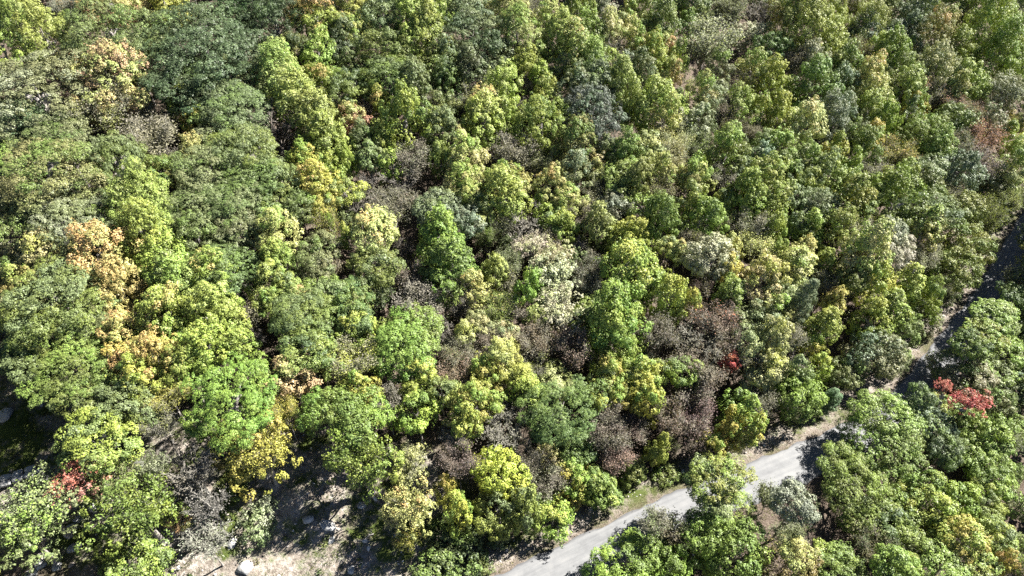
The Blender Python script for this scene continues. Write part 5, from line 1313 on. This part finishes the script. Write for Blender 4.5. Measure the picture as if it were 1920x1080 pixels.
xs = np.r_[np.linspace(-1800, -260, 24)[:-1], np.linspace(-260, -80, 60)[:-1], np.linspace(-80, 120, 251)[:-1], np.linspace(120, 320, 66)[:-1], np.linspace(320, 1800, 24)]
ys = np.r_[np.linspace(-900, -80, 14)[:-1], np.linspace(-80, 20, 40)[:-1], np.linspace(20, 130, 139)[:-1], np.linspace(130, 330, 66)[:-1], np.linspace(330, 2600, 30)]
gx, gy, gf = grid_sheet(xs, ys)
gz = terrain(gx, gy)
cw = clearing_weight(gx, gy)
near = (np.abs(gx) < 130) & (gy > 15) & (gy < 140)
sr = road_s(gx, gy)
offroad = np.clip(np.maximum(sr - 3, -sr - ROAD_W - 2) / 4, 0, 1)
gz += np.where(near, rng.normal(size=len(gz)) * .13 * offroad, 0)
m, nt, out = material('forest_floor')
geo = node(nt, 'ShaderNodeNewGeometry')
n1 = noise(nt, .16, 5, .62, geo.outputs['Position'])
n2 = noise(nt, 1.1, 6, .7, geo.outputs['Position'])
n3 = noise(nt, 4.5, 4, .7, geo.outputs['Position'])
op = node(nt, 'ShaderNodeAttribute', attribute_type='GEOMETRY', attribute_name='open_ground')
litter = ramp(nt, n3, [(.3, (.050, .038, .028)), (.5, (.115, .090, .070)), (.68, (.19, .155, .125))])
stony = ramp(nt, n2, [(.33, (.10, .084, .066)), (.45, (.24, .205, .17)), (.6, (.40, .36, .32)), (.75, (.55, .52, .48))])
grass = ramp(nt, n3, [(.3, (.035, .055, .015)), (.55, (.085, .110, .028)), (.75, (.16, .165, .05))])
gmask = ramp(nt, math_node(nt, 'ADD', math_node(nt, 'MULTIPLY', n1, .65), math_node(nt, 'MULTIPLY', n2, .35)), [(.48, (0, 0, 0)), (.56, (1, 1, 1))])
openc = mix_col(nt, gmask, stony, grass)
col = mix_col(nt, op.outputs['Fac'], litter, openc)
p = node(nt, 'ShaderNodeBsdfPrincipled')
p.inputs['Roughness'].default_value = .95
p.inputs['Specular IOR Level'].default_value = .1
nt.links.new(col, p.inputs['Base Color'])
bp = node(nt, 'ShaderNodeBump'); bp.inputs['Strength'].default_value = .9; bp.inputs['Distance'].default_value = .25
nt.links.new(math_node(nt, 'ADD', n2, n3), bp.inputs['Height'])
nt.links.new(bp.outputs[0], p.inputs['Normal'])
nt.links.new(p.outputs[0], out.inputs[0])
me = quads_mesh('ground', np.c_[gx, gy, gz], gf, [m], smooth=True)
at = me.attributes.new('open_ground', 'FLOAT', 'POINT')
at.data.foreach_set('value', np.maximum(cw, np.exp(-((sr - 2.2) / 2.0) ** 2)).astype(np.float32))
ground = bpy.data.objects.new('ground', me)
ground['kind'] = 'structure'
COL.objects.link(ground)

# ------------------------------------------------------------------ road
m, nt, out = material('worn_asphalt')
geo = node(nt, 'ShaderNodeNewGeometry')
uv = node(nt, 'ShaderNodeAttribute', attribute_type='GEOMETRY', attribute_name='lane')
sep = node(nt, 'ShaderNodeSeparateXYZ'); nt.links.new(uv.outputs['Vector'], sep.inputs[0])
mp = node(nt, 'ShaderNodeMapping'); mp.inputs['Scale'].default_value = (1.4, .06, 1)
nt.links.new(uv.outputs['Vector'], mp.inputs['Vector'])
streak = noise(nt, 1.0, 4, .6, mp.outputs[0])
blotch = noise(nt, .5, 6, .65, geo.outputs['Position'])
grain = noise(nt, 16, 3, .7, geo.outputs['Position'])
base = ramp(nt, math_node(nt, 'ADD', math_node(nt, 'MULTIPLY', streak, .55), math_node(nt, 'MULTIPLY', blotch, .45)),
            [(.36, (.106, .108, .112)), (.5, (.152, .154, .157)), (.64, (.196, .195, .193))])
col = mix_col(nt, .35, base, mix_col(nt, 1.0, base, ramp(nt, grain, [(.3, (.6, .6, .6)), (.7, (1.35, 1.35, 1.35))]), 'MULTIPLY'))
# darker ragged strip of newer tar along both edges
ed = math_node(nt, 'ADD', math_node(nt, 'ABSOLUTE', sep.outputs[0]), math_node(nt, 'MULTIPLY', math_node(nt, 'SUBTRACT', blotch, .5), .7))
edge = ramp(nt, math_node(nt, 'DIVIDE', ed, 3.0), [(.80, (0, 0, 0)), (.87, (1, 1, 1))])
col = mix_col(nt, math_node(nt, 'MULTIPLY', edge, .75), col, (.085, .085, .09))
crk = node(nt, 'ShaderNodeTexVoronoi', feature='DISTANCE_TO_EDGE'); crk.inputs['Scale'].default_value = .22
wob = node(nt, 'ShaderNodeVectorMath', operation='ADD')
wn2 = node(nt, 'ShaderNodeTexNoise'); wn2.inputs['Scale'].default_value = .8
nt.links.new(geo.outputs['Position'], wn2.inputs['Vector'])
nt.links.new(geo.outputs['Position'], wob.inputs[0]); nt.links.new(wn2.outputs['Color'], wob.inputs[1])
nt.links.new(wob.outputs[0], crk.inputs['Vector'])
crack = ramp(nt, crk.outputs['Distance'], [(0, (1, 1, 1)), (.008, (0, 0, 0))])
col = mix_col(nt, math_node(nt, 'MULTIPLY', crack, .5), col, (.12, .12, .12))
p = node(nt, 'ShaderNodeBsdfPrincipled'); p.inputs['Roughness'].default_value = .8
nt.links.new(col, p.inputs['Base Color'])
bp = node(nt, 'ShaderNodeBump'); bp.inputs['Strength'].default_value = .3; bp.inputs['Distance'].default_value = .02
nt.links.new(grain, bp.inputs['Height']); nt.links.new(bp.outputs[0], p.inputs['Normal'])
nt.links.new(p.outputs[0], out.inputs[0])
RL = _smooth(EDGE, 1.0, 10)
rt = unit(np.gradient(RL, axis=0)); rn = np.c_[-rt[:, 1], rt[:, 0]]
off = np.array([.06, .0, -.35, -1.3, -ROAD_W / 2, -ROAD_W + 1.3, -ROAD_W + .35, -ROAD_W, -ROAD_W - .06])
hgt = np.array([-.10, .05, .065, .10, .13, .10, .065, .05, -.10])
wig = .16 * np.sin(np.arange(len(RL)) * .9) + .10 * np.sin(np.arange(len(RL)) * 2.3 + 1) + .06 * rng.normal(size=len(RL))
V = []; lane = []
for j, (o_, h_) in enumerate(zip(off, hgt)):
    o2 = o_ + (wig if j < 2 else np.roll(wig, 7) if j > 6 else 0)
    q = RL + rn * np.reshape(o2 * np.ones(len(RL)), (-1, 1))
    V.append(np.c_[q, np.full(len(RL), h_)])
    lane.append(np.c_[np.full(len(RL), o_ + ROAD_W / 2), np.arange(len(RL)), np.zeros(len(RL))])
nl_ = len(RL); V = np.concatenate(V); lane = np.concatenate(lane)
i = np.arange(nl_ - 1)
F = np.concatenate([np.c_[j * nl_ + i + 1, j * nl_ + i, (j + 1) * nl_ + i, (j + 1) * nl_ + i + 1] for j in range(len(off) - 1)])
me = quads_mesh('road', V, F, [m], smooth=True)
at = me.attributes.new('lane', 'FLOAT_VECTOR', 'POINT'); at.data.foreach_set('vector', lane.astype(np.float32).ravel())
road = bpy.data.objects.new('road', me); road['kind'] = 'structure'; COL.objects.link(road)

# ------------------------------------------------------------------ rocks
m, nt, out = material('pale_rock')
tc = node(nt, 'ShaderNodeTexCoord')
n1 = noise(nt, 1.6, 6, .7, tc.outputs['Object'])
n2 = noise(nt, 6, 4, .7, tc.outputs['Object'])
col = ramp(nt, math_node(nt, 'ADD', math_node(nt, 'MULTIPLY', n1, .6), math_node(nt, 'MULTIPLY', n2, .4)),
           [(.32, (.17, .162, .15)), (.45, (.34, .335, .32)), (.6, (.48, .475, .46)), (.75, (.60, .59, .57))])
p = node(nt, 'ShaderNodeBsdfPrincipled'); p.inputs['Roughness'].default_value = .9
nt.links.new(col, p.inputs['Base Color'])
bp = node(nt, 'ShaderNodeBump'); bp.inputs['Strength'].default_value = .7; bp.inputs['Distance'].default_value = .15
nt.links.new(n2, bp.inputs['Height']); nt.links.new(bp.outputs[0], p.inputs['Normal'])
nt.links.new(p.outputs[0], out.inputs[0])
M_ROCK = m


def rock_arrays(rs, n=26):
    import bmesh
    bm = bmesh.new()
    pts = unit(rs.normal(size=(n, 3))) * rs.uniform(.72, 1.05, n)[:, None]
    pts = np.sign(pts) * np.abs(pts) ** .8
    for q in pts:
        bm.verts.new(q)
    r = bmesh.ops.convex_hull(bm, input=bm.verts)
    bmesh.ops.delete(bm, geom=list({v for v in bm.verts if not v.link_faces}), context='VERTS')
    bmesh.ops.triangulate(bm, faces=bm.faces)
    bmesh.ops.subdivide_edges(bm, edges=bm.edges, cuts=1, use_grid_fill=True)
    bmesh.ops.triangulate(bm, faces=bm.faces)
    bm.verts.index_update()
    V = np.array([v.co[:] for v in bm.verts]); F = np.array([[v.index for v in f.verts] for f in bm.faces])
    bm.free()
    return V + rs.normal(size=V.shape) * .035, F


def ground_z(x, y):
    return float(terrain(x, y)[0])


for i, (x, y, a, b, lab) in enumerate(ROCKS):
    rs = np.random.default_rng(300 + i)
    V, F = rock_arrays(rs)
    V = V * np.array([a * 1.05, b * 1.0, min(a, b) * .6])
    ang = rs.uniform(-.5, .5); c, s = math.cos(ang), math.sin(ang)
    V[:, :2] = V[:, :2] @ np.array([[c, s], [-s, c]])
    o = bpy.data.objects.new('rock', quads_mesh('rock', V, F, [M_ROCK]))
    o.location = (x, y, ground_z(x, y) + min(a, b) * .12)
    o['label'] = lab; o['category'] = 'rock'; o['group'] = 'pale rocks on the open ground'
    COL.objects.link(o)

# long broken ledge: blocks of stone end to end
root = bpy.data.objects.new('rock_ledge', None)
LED = np.array(LEDGE)
root.location = (*LED.mean(0), ground_z(*LED.mean(0)))
root['label'] = 'long bent grey rock ledge in the shade at the left frame edge'; root['category'] = 'rock ledge'
COL.objects.link(root)
for i in range(len(LED) - 1):
    a, b = LED[i], LED[i + 1]
    L = np.linalg.norm(b - a); ang = math.atan2(*(b - a)[::-1])
    for k, (dy, wd, ht) in enumerate(((.30, .55, .62), (-.42, .42, .36))):
        rs = np.random.default_rng(500 + i * 7 + k)
        V, F = rock_arrays(rs)
        V = np.sign(V) * np.abs(V) ** .7
        V = V * np.array([L * .56, wd, ht]) + rs.normal(size=V.shape) * .02
        c, s = math.cos(ang), math.sin(ang)
        V[:, 1] += dy
        V[:, :2] = V[:, :2] @ np.array([[c, s], [-s, c]])
        mid = (a + b) / 2
        o = bpy.data.objects.new('block', quads_mesh('block', V, F, [M_ROCK]))
        o.parent = root
        COL.objects.link(o)
        o.location = (mid[0] - root.location[0], mid[1] - root.location[1], ground_z(*mid) - root.location[2] + .35)

# fallen and leaning dead wood
for i, (a, b, lab) in enumerate(LOGS):
    rs = np.random.default_rng(700 + i)
    a = np.array(a); b = np.array(b)
    L = np.linalg.norm(b - a)
    n = 6
    pts = [np.array([*(a + (b - a) * t), 0]) + np.array([*rs.normal(size=2) * .12, 0]) for t in np.linspace(0, 1, n)]
    r = .10 if i else .17
    for q in pts:
        q[2] = ground_z(q[0], q[1]) + r * 1.2
    if i == 0:
        for q, t in zip(pts, np.linspace(1, 0, n)):
            q[2] += 3.2 * t
    segs = [(pts[k], pts[k + 1], r * (1 - .08 * k), r * (1 - .08 * (k + 1))) for k in range(n - 1)]
    for k in range(3):
        q = pts[1 + k]
        segs.append((q, q + np.array([*rs.normal(size=2) * .6, .5]), r * .4, r * .15))
    V, F = tubes(segs, 7)
    V = V - pts[-1]
    o = bpy.data.objects.new('fallen_log' if i else 'dead_trunk', quads_mesh('log', V, F, [M_TWIG], smooth=True))
    o.location = pts[-1]; o.color = (.34, .325, .30, 1)
    o['label'] = lab; o['category'] = 'dead wood'
    COL.objects.link(o)

# ------------------------------------------------------------------ trees
NAMES = dict(o='broad_tree', m='upright_tree', t='thin_tree', b='bare_tree', c='spire_tree', p='pine_tree', s='open_tree', h='shrub')
CATS = dict(o='broadleaf tree', m='autumn tree', t='thinning tree', b='bare tree', c='spire tree', p='pine tree', s='open tree', h='shrub')
GROUPS = dict(o='broad-crowned trees of the wood', m='upright trees of the wood', t='thin-leaved trees of the wood', b='leafless trees of the wood',
              c='narrow spire trees near the road', p='conifers by the road', s='open-crowned trees at the clearing', h='low shrubs at the wood edge')
rs = np.random.default_rng(11)
for i, (sp, x, y, zc, R, hc, c1, c2, am, lab, *lean) in enumerate(TREES):
    key = sp
    if sp in 'om':
        key += 'S' if R < 2.55 else 'M' if R < 4.3 else 'L'
    elif sp == 't':
        key += 'S' if R < 2.4 else 'M'
    pool = PROTO[key]
    rs = np.random.default_rng(int(abs(x * 131.7 + y * 977.3) * 10))
    me, R0, hc0 = pool[int(rs.integers(0, len(pool)))]
    z = ground_z(x, y)
    root = bpy.data.objects.new(NAMES[sp], None)
    root.empty_display_size = .5
    root.location = (x, y, z)
    root['label'] = lab; root['category'] = CATS[sp]; root['group'] = GROUPS[sp]
    COL.objects.link(root)
    crown = bpy.data.objects.new('crown', me)
    crown.parent = root
    lx, ly = lean if lean else (0, 0)          # roadside trees reach out towards the light over the road
    crown.location = (lx, ly, zc)
    crown.rotation_euler = (rs.uniform(-.13, .13), rs.uniform(-.13, .13), rs.uniform(0, 6.283))
    f = R / R0
    wob_ = .13 if not lean else .03
    crown.scale = (f * (1 + rs.uniform(-wob_, wob_)), f * (1 + rs.uniform(-wob_, wob_)), hc / hc0)
    a = np.array(PAL[c1]) * rs.uniform(.86, 1.14) * (1 + rs.normal(size=3) * .05)
    crown.color = (*np.clip(a, 0, 1), 1)
    crown['turned'] = [float(v) for v in PAL[c2]]
    crown['turned_share'] = float(am)
    COL.objects.link(crown)
    tm = TRUNKS_THIN if sp in 'tb' else TRUNKS
    trunk = bpy.data.objects.new('trunk' if sp != 'h' else 'stem', tm[int(rs.integers(0, len(tm)))])
    trunk.parent = root
    th = zc + (hc * .3 if sp in 'oms' else hc * .9 if sp in 'cp' else -hc * .1)
    wd = R * (.6 if sp == 's' else .42 if sp in 'om' else .25)
    rr = max(.5, min(1.4, R / 3.3))
    trunk.scale = (max(wd, rr), max(wd, rr), th) if sp != 'h' else (.5, .5, zc)
    turn = rs.uniform(0, 6.283)
    trunk.rotation_euler = (0, 0, turn) if not lean else Vector((lx, ly, zc)).to_track_quat('Z', 'Y').to_euler()
    COL.objects.link(trunk)

# ------------------------------------------------------------------ ground cover
def in_frame(x, y, z, pad=0.0):
    """projected position of a point in 1024 x 576 terms, to leave out what lies far outside the view"""
    c, s = math.cos(math.radians(PITCH)), math.sin(math.radians(PITCH))
    dz = z - CAM_H
    depth = y * c - dz * s
    px = 512 + 682.7 * x / depth
    py = 288 - 682.7 * (y * s + dz * c) / depth
    return (depth > 1) & (px > -pad) & (px < 1024 + pad) & (py > -pad) & (py < 576 + pad)


def stuff_object(name, me, label):
    o = bpy.data.objects.new(name, me)
    o['kind'] = 'stuff'; o['label'] = label
    COL.objects.link(o)
    return o


def stuff_material(name, stops, trans=.25, rough=.6):
    m, nt, out = material(name)
    lv = node(nt, 'ShaderNodeAttribute', attribute_type='GEOMETRY', attribute_name='leaf')
    sep = node(nt, 'ShaderNodeSeparateXYZ'); nt.links.new(lv.outputs['Vector'], sep.inputs[0])
    c = ramp(nt, sep.outputs[1], stops)
    hsv = node(nt, 'ShaderNodeHueSaturation'); nt.links.new(c, hsv.inputs['Color'])
    nt.links.new(math_node(nt, 'ADD', math_node(nt, 'MULTIPLY', sep.outputs[0], .75), .62), hsv.inputs['Value'])
    p = node(nt, 'ShaderNodeBsdfPrincipled'); p.inputs['Roughness'].default_value = rough
    p.inputs['Specular IOR Level'].default_value = .3
    nt.links.new(hsv.outputs[0], p.inputs['Base Color'])
    tr = node(nt, 'ShaderNodeBsdfTranslucent'); nt.links.new(hsv.outputs[0], tr.inputs['Color'])
    mx = node(nt, 'ShaderNodeMixShader'); mx.inputs[0].default_value = trans
    nt.links.new(p.outputs[0], mx.inputs[1]); nt.links.new(tr.outputs[0], mx.inputs[2]); nt.links.new(mx.outputs[0], out.inputs[0])
    return m


rs = np.random.default_rng(21)
# saplings and low growth under the trees
n = 30000
ux = rs.uniform(-150, 180, n); uy = rs.uniform(20, 190, n)
us = road_s(ux, uy); uz = terrain(ux, uy)
k = in_frame(ux, uy, uz + 2, 45) & ((us > 4.2) | (us < -ROAD_W - 1.2))
k &= rs.uniform(0, 1, n) > clearing_weight(ux, uy) * .5
ux, uy, uz, us = ux[k][:5000], uy[k][:5000], uz[k][:5000], us[k][:5000]
cwt = clearing_weight(ux, uy)
N = len(ux); per = 30
hgt_ = rs.uniform(.4, 2.8, N) * np.where((us < 9) & (us > 0), .35, 1) * (1 - .75 * cwt)
wid_ = rs.uniform(.5, 1.15, N) * (1 - .35 * cwt)
pid = np.repeat(np.arange(N), per)
d = unit(rs.normal(size=(N * per, 3))); d[:, 2] = np.abs(d[:, 2])
P = np.c_[ux[pid], uy[pid], uz[pid]] + d * np.c_[wid_[pid], wid_[pid], hgt_[pid]] * rs.uniform(.35, 1, N * per)[:, None]
Nn = unit(d * .6 + np.array([0, 0, .5]) + rs.normal(size=d.shape) * .45)
V = leaf_quads(P, Nn, rs.uniform(.16, .40, N * per), .6, rs)
att = np.repeat(np.c_[rs.uniform(0, 1, N * per), rs.uniform(0, 1, N)[pid], np.zeros(N * per)], 4, axis=0)
m = stuff_material('undergrowth_leaves', [(.0, (.045, .075, .022)), (.25, (.085, .115, .035)), (.5, (.12, .13, .06)), (.68, (.16, .135, .10)), (.85, (.17, .19, .045)), (1, (.09, .12, .06))])
stuff_object('undergrowth', quads_mesh('undergrowth', V, np.arange(len(V)).reshape(-1, 4), [m], att), 'tangle of saplings and low leafy growth on the forest floor')

# grass on the verges and in the clearing
n = 60000
x = np.r_[rs.uniform(-20, 130, n), rs.uniform(-75, 0, n)]; y = np.r_[rs.uniform(20, 140, n), rs.uniform(25, 70, n)]
s_ = road_s(x, y); z = terrain(x, y)
patch = .5 + .5 * np.sin(x * .55 + 1.7 * np.sin(y * .4)) * np.cos(y * .6 + x * .13)
w = np.where((s_ > .15) & (s_ < 5), .55 * np.exp(-((s_ - .9) / .8) ** 2) + .35 * patch, 0)
w = np.maximum(w, np.where((s_ < -ROAD_W - .1) & (s_ > -ROAD_W - 3), .6, 0))
w = np.maximum(w, clearing_weight(x, y) * np.clip(patch * 1.8 - .75, 0, 1) * .9)
k = (rs.uniform(0, 1, 2 * n) < w) & in_frame(x, y, z, 30)
x, y, z = x[k], y[k], z[k]
bl_ = 4
pid = np.repeat(np.arange(len(x)), bl_)
P = np.c_[x[pid] + rs.normal(size=len(pid)) * .12, y[pid] + rs.normal(size=len(pid)) * .12, z[pid] - .02]
h_ = rs.uniform(.12, .38, len(pid)); a = rs.uniform(0, 6.283, len(pid))
side = np.c_[np.cos(a), np.sin(a), np.zeros(len(a))] * .03
tip = P + np.c_[rs.normal(size=(len(pid), 2)) * .16, h_]
V = np.stack([P - side, P + side, tip], 1).reshape(-1, 3)
att = np.repeat(np.c_[rs.uniform(0, 1, len(pid)), patch[k][pid] * .6 + rs.uniform(0, .4, len(pid)), np.zeros(len(pid))], 3, axis=0)
m = stuff_material('grass_blades', [(.0, (.30, .26, .13)), (.3, (.20, .20, .06)), (.65, (.12, .15, .035)), (1, (.08, .12, .025))], .3, .7)
stuff_object('grass', quads_mesh('grass', V, np.arange(len(V)).reshape(-1, 3), [m], att), 'patchy yellow-green grass on the verge and clearing')

# loose stones: roadside gravel bank and the stony ground
n = 26000
x = np.r_[rs.uniform(-20, 130, n), rs.uniform(-75, 0, n // 2)]; y = np.r_[rs.uniform(20, 140, n), rs.uniform(25, 70, n // 2)]
s_ = road_s(x, y); z = terrain(x, y)
patch = .5 + .5 * np.sin(x * .31 + y * .5) * np.cos(y * .43 - x * .2)
w = np.where((s_ > .1) & (s_ < 5.5), np.exp(-((s_ - 2.6) / 1.2) ** 2) * (.35 + .65 * patch), 0)
w = np.maximum(w, clearing_weight(x, y) * patch ** 2 * .30)
k = (rs.uniform(0, 1, len(x)) < w) & in_frame(x, y, z, 20)
x, y, z, s_ = x[k][:3600], y[k][:3600], z[k][:3600], s_[k][:3600]
V0 = []; F0 = []
shapes = [rock_arrays(np.random.default_rng(40 + j), 9) for j in range(5)]
shapes = []
for j in range(5):
    import bmesh
    r2 = np.random.default_rng(40 + j)
    bm = bmesh.new(); bmesh.ops.create_icosphere(bm, subdivisions=1, radius=1)
    vv = np.array([v.co[:] for v in bm.verts]); ff = np.array([[v.index for v in f.verts] for f in bm.faces]); bm.free()
    shapes.append((vv * r2.uniform(.6, 1.15, (len(vv), 1)), ff))
base = 0
for j in range(len(x)):
    vv, ff = shapes[j % 5]
    r = min(.07 * rs.pareto(2.2) + .06, .42)
    a = rs.uniform(0, 6.283); c, sn = math.cos(a), math.sin(a)
    q = vv * r * np.array([1.2, .85, .6])
    q = np.c_[q[:, 0] * c - q[:, 1] * sn, q[:, 0] * sn + q[:, 1] * c, q[:, 2]] + np.array([x[j], y[j], z[j] + r * .2])
    V0.append(q); F0.append(ff + base); base += len(vv)
m, nt, out = material('loose_stone')
geo = node(nt, 'ShaderNodeNewGeometry')
col = ramp(nt, geo.outputs['Random Per Island'], [(0, (.20, .175, .15)), (.4, (.34, .30, .27)), (.75, (.46, .43, .40)), (1, (.56, .545, .52))])
p = node(nt, 'ShaderNodeBsdfPrincipled'); p.inputs['Roughness'].default_value = .9
nt.links.new(col, p.inputs['Base Color']); nt.links.new(p.outputs[0], out.inputs[0])
stuff_object('gravel', quads_mesh('gravel', np.concatenate(V0), np.concatenate(F0), [m]), 'loose pale stones along the road bank and open ground')

# ------------------------------------------------------------------ the wood goes on outside the view
n = 9000
x = rs.uniform(-150, 200, n); y = rs.uniform(-10, 240, n)
s_ = road_s(x, y); z = terrain(x, y)
k = ~in_frame(x, y, z + 8, np.where(y > 100, 18, 46)) & ((s_ > 7) | (s_ < -ROAD_W - 5)) & in_frame(x, y, z + 8, 190) & (in_frame(x, y, z + 8, 60) | (y < 120))
# the row that shades the far stretch of the road
fa = np.linspace(0, 1, 11)
fx, fy = 87.6 + 43.6 * fa, 79.0 + 48.3 * fa
x = np.r_[fx, x[k]]; y = np.r_[fy, y[k]]; z = np.r_[terrain(fx, fy), z[k]]
px_, py_ = [], []
VV = []; AA = []; count = 0
TV = []; TF = []
tbase = 0
for j in range(len(x)):
    if px_ and np.min(np.hypot(np.array(px_) - x[j], np.array(py_) - y[j])) < 4.6:
        continue
    px_.append(x[j]); py_.append(y[j])
    key = ('oM', 'mM', 'mM', 'oL', 'mL')[count % 5] if j > 10 else 'oL'
    me, R0, hc0 = PROTO[key][count % len(PROTO[key])]
    co = np.empty(len(me.vertices) * 3, np.float32); me.vertices.foreach_get('co', co); co = co.reshape(-1, 4, 3)
    step = 22 if key[1] == 'M' else 52
    big = 3.7
    if j <= 10:
        step, big = 6, 2.0
    q = co[count % step::step]
    ctr = q.mean(1, keepdims=True)
    f = (rs.uniform(2.9, 4.4) if j > 10 else 5.4) / R0
    zc = rs.uniform(7.2, 9.4) if j > 10 else 12.5
    q = (ctr * f + (q - ctr) * big).reshape(-1, 3)
    a = rs.uniform(0, 6.283); c, sn = math.cos(a), math.sin(a)
    q = np.c_[q[:, 0] * c - q[:, 1] * sn, q[:, 0] * sn + q[:, 1] * c, q[:, 2]] + np.array([x[j], y[j], z[j] + zc])
    if j <= 10:
        q = np.r_[q, q - np.array([0, 0, 5.0])]
    VV.append(q)
    AA.append(np.repeat(np.c_[rs.uniform(0, 1, len(q) // 4), np.full(len(q) // 4, rs.uniform(0, 1)), np.zeros(len(q) // 4)], 4, axis=0))
    tv, tf = tubes([((x[j], y[j], z[j] - .3), (x[j] + rs.normal() * .3, y[j] + rs.normal() * .3, z[j] + zc * .6), .22, .15),
                    ((x[j], y[j], z[j] + zc * .55), (x[j] + rs.normal() * .3, y[j] + rs.normal() * .3, z[j] + zc), .15, .06)], 5)
    TV.append(tv); TF.append(tf + tbase); tbase += len(tv)
    count += 1
    if count >= 320:
        break
m = stuff_material('woodland_leaves', [(.0, (.055, .085, .034)), (.2, (.10, .13, .06)), (.42, (.085, .13, .034)), (.6, (.195, .23, .045)), (.8, (.27, .28, .09)), (1, (.36, .30, .05))], .3, .45)
V = np.concatenate(VV); T = np.concatenate(TV); A = np.concatenate(AA)
F = np.r_[np.arange(len(V)).reshape(-1, 4), np.concatenate(TF) + len(V)]
mi = np.r_[np.zeros(len(V) // 4, int), np.ones(len(F) - len(V) // 4, int)]
stuff_object('woodland', quads_mesh('woodland', np.r_[V, T], F, [m, M_BARK], np.r_[A, np.zeros((len(T), 3))], mi), 'continuing mixed woodland beyond the edges of the view')
print('woodland trees', count, 'tris', sum(len(me.polygons) * 2 for me in bpy.data.meshes))
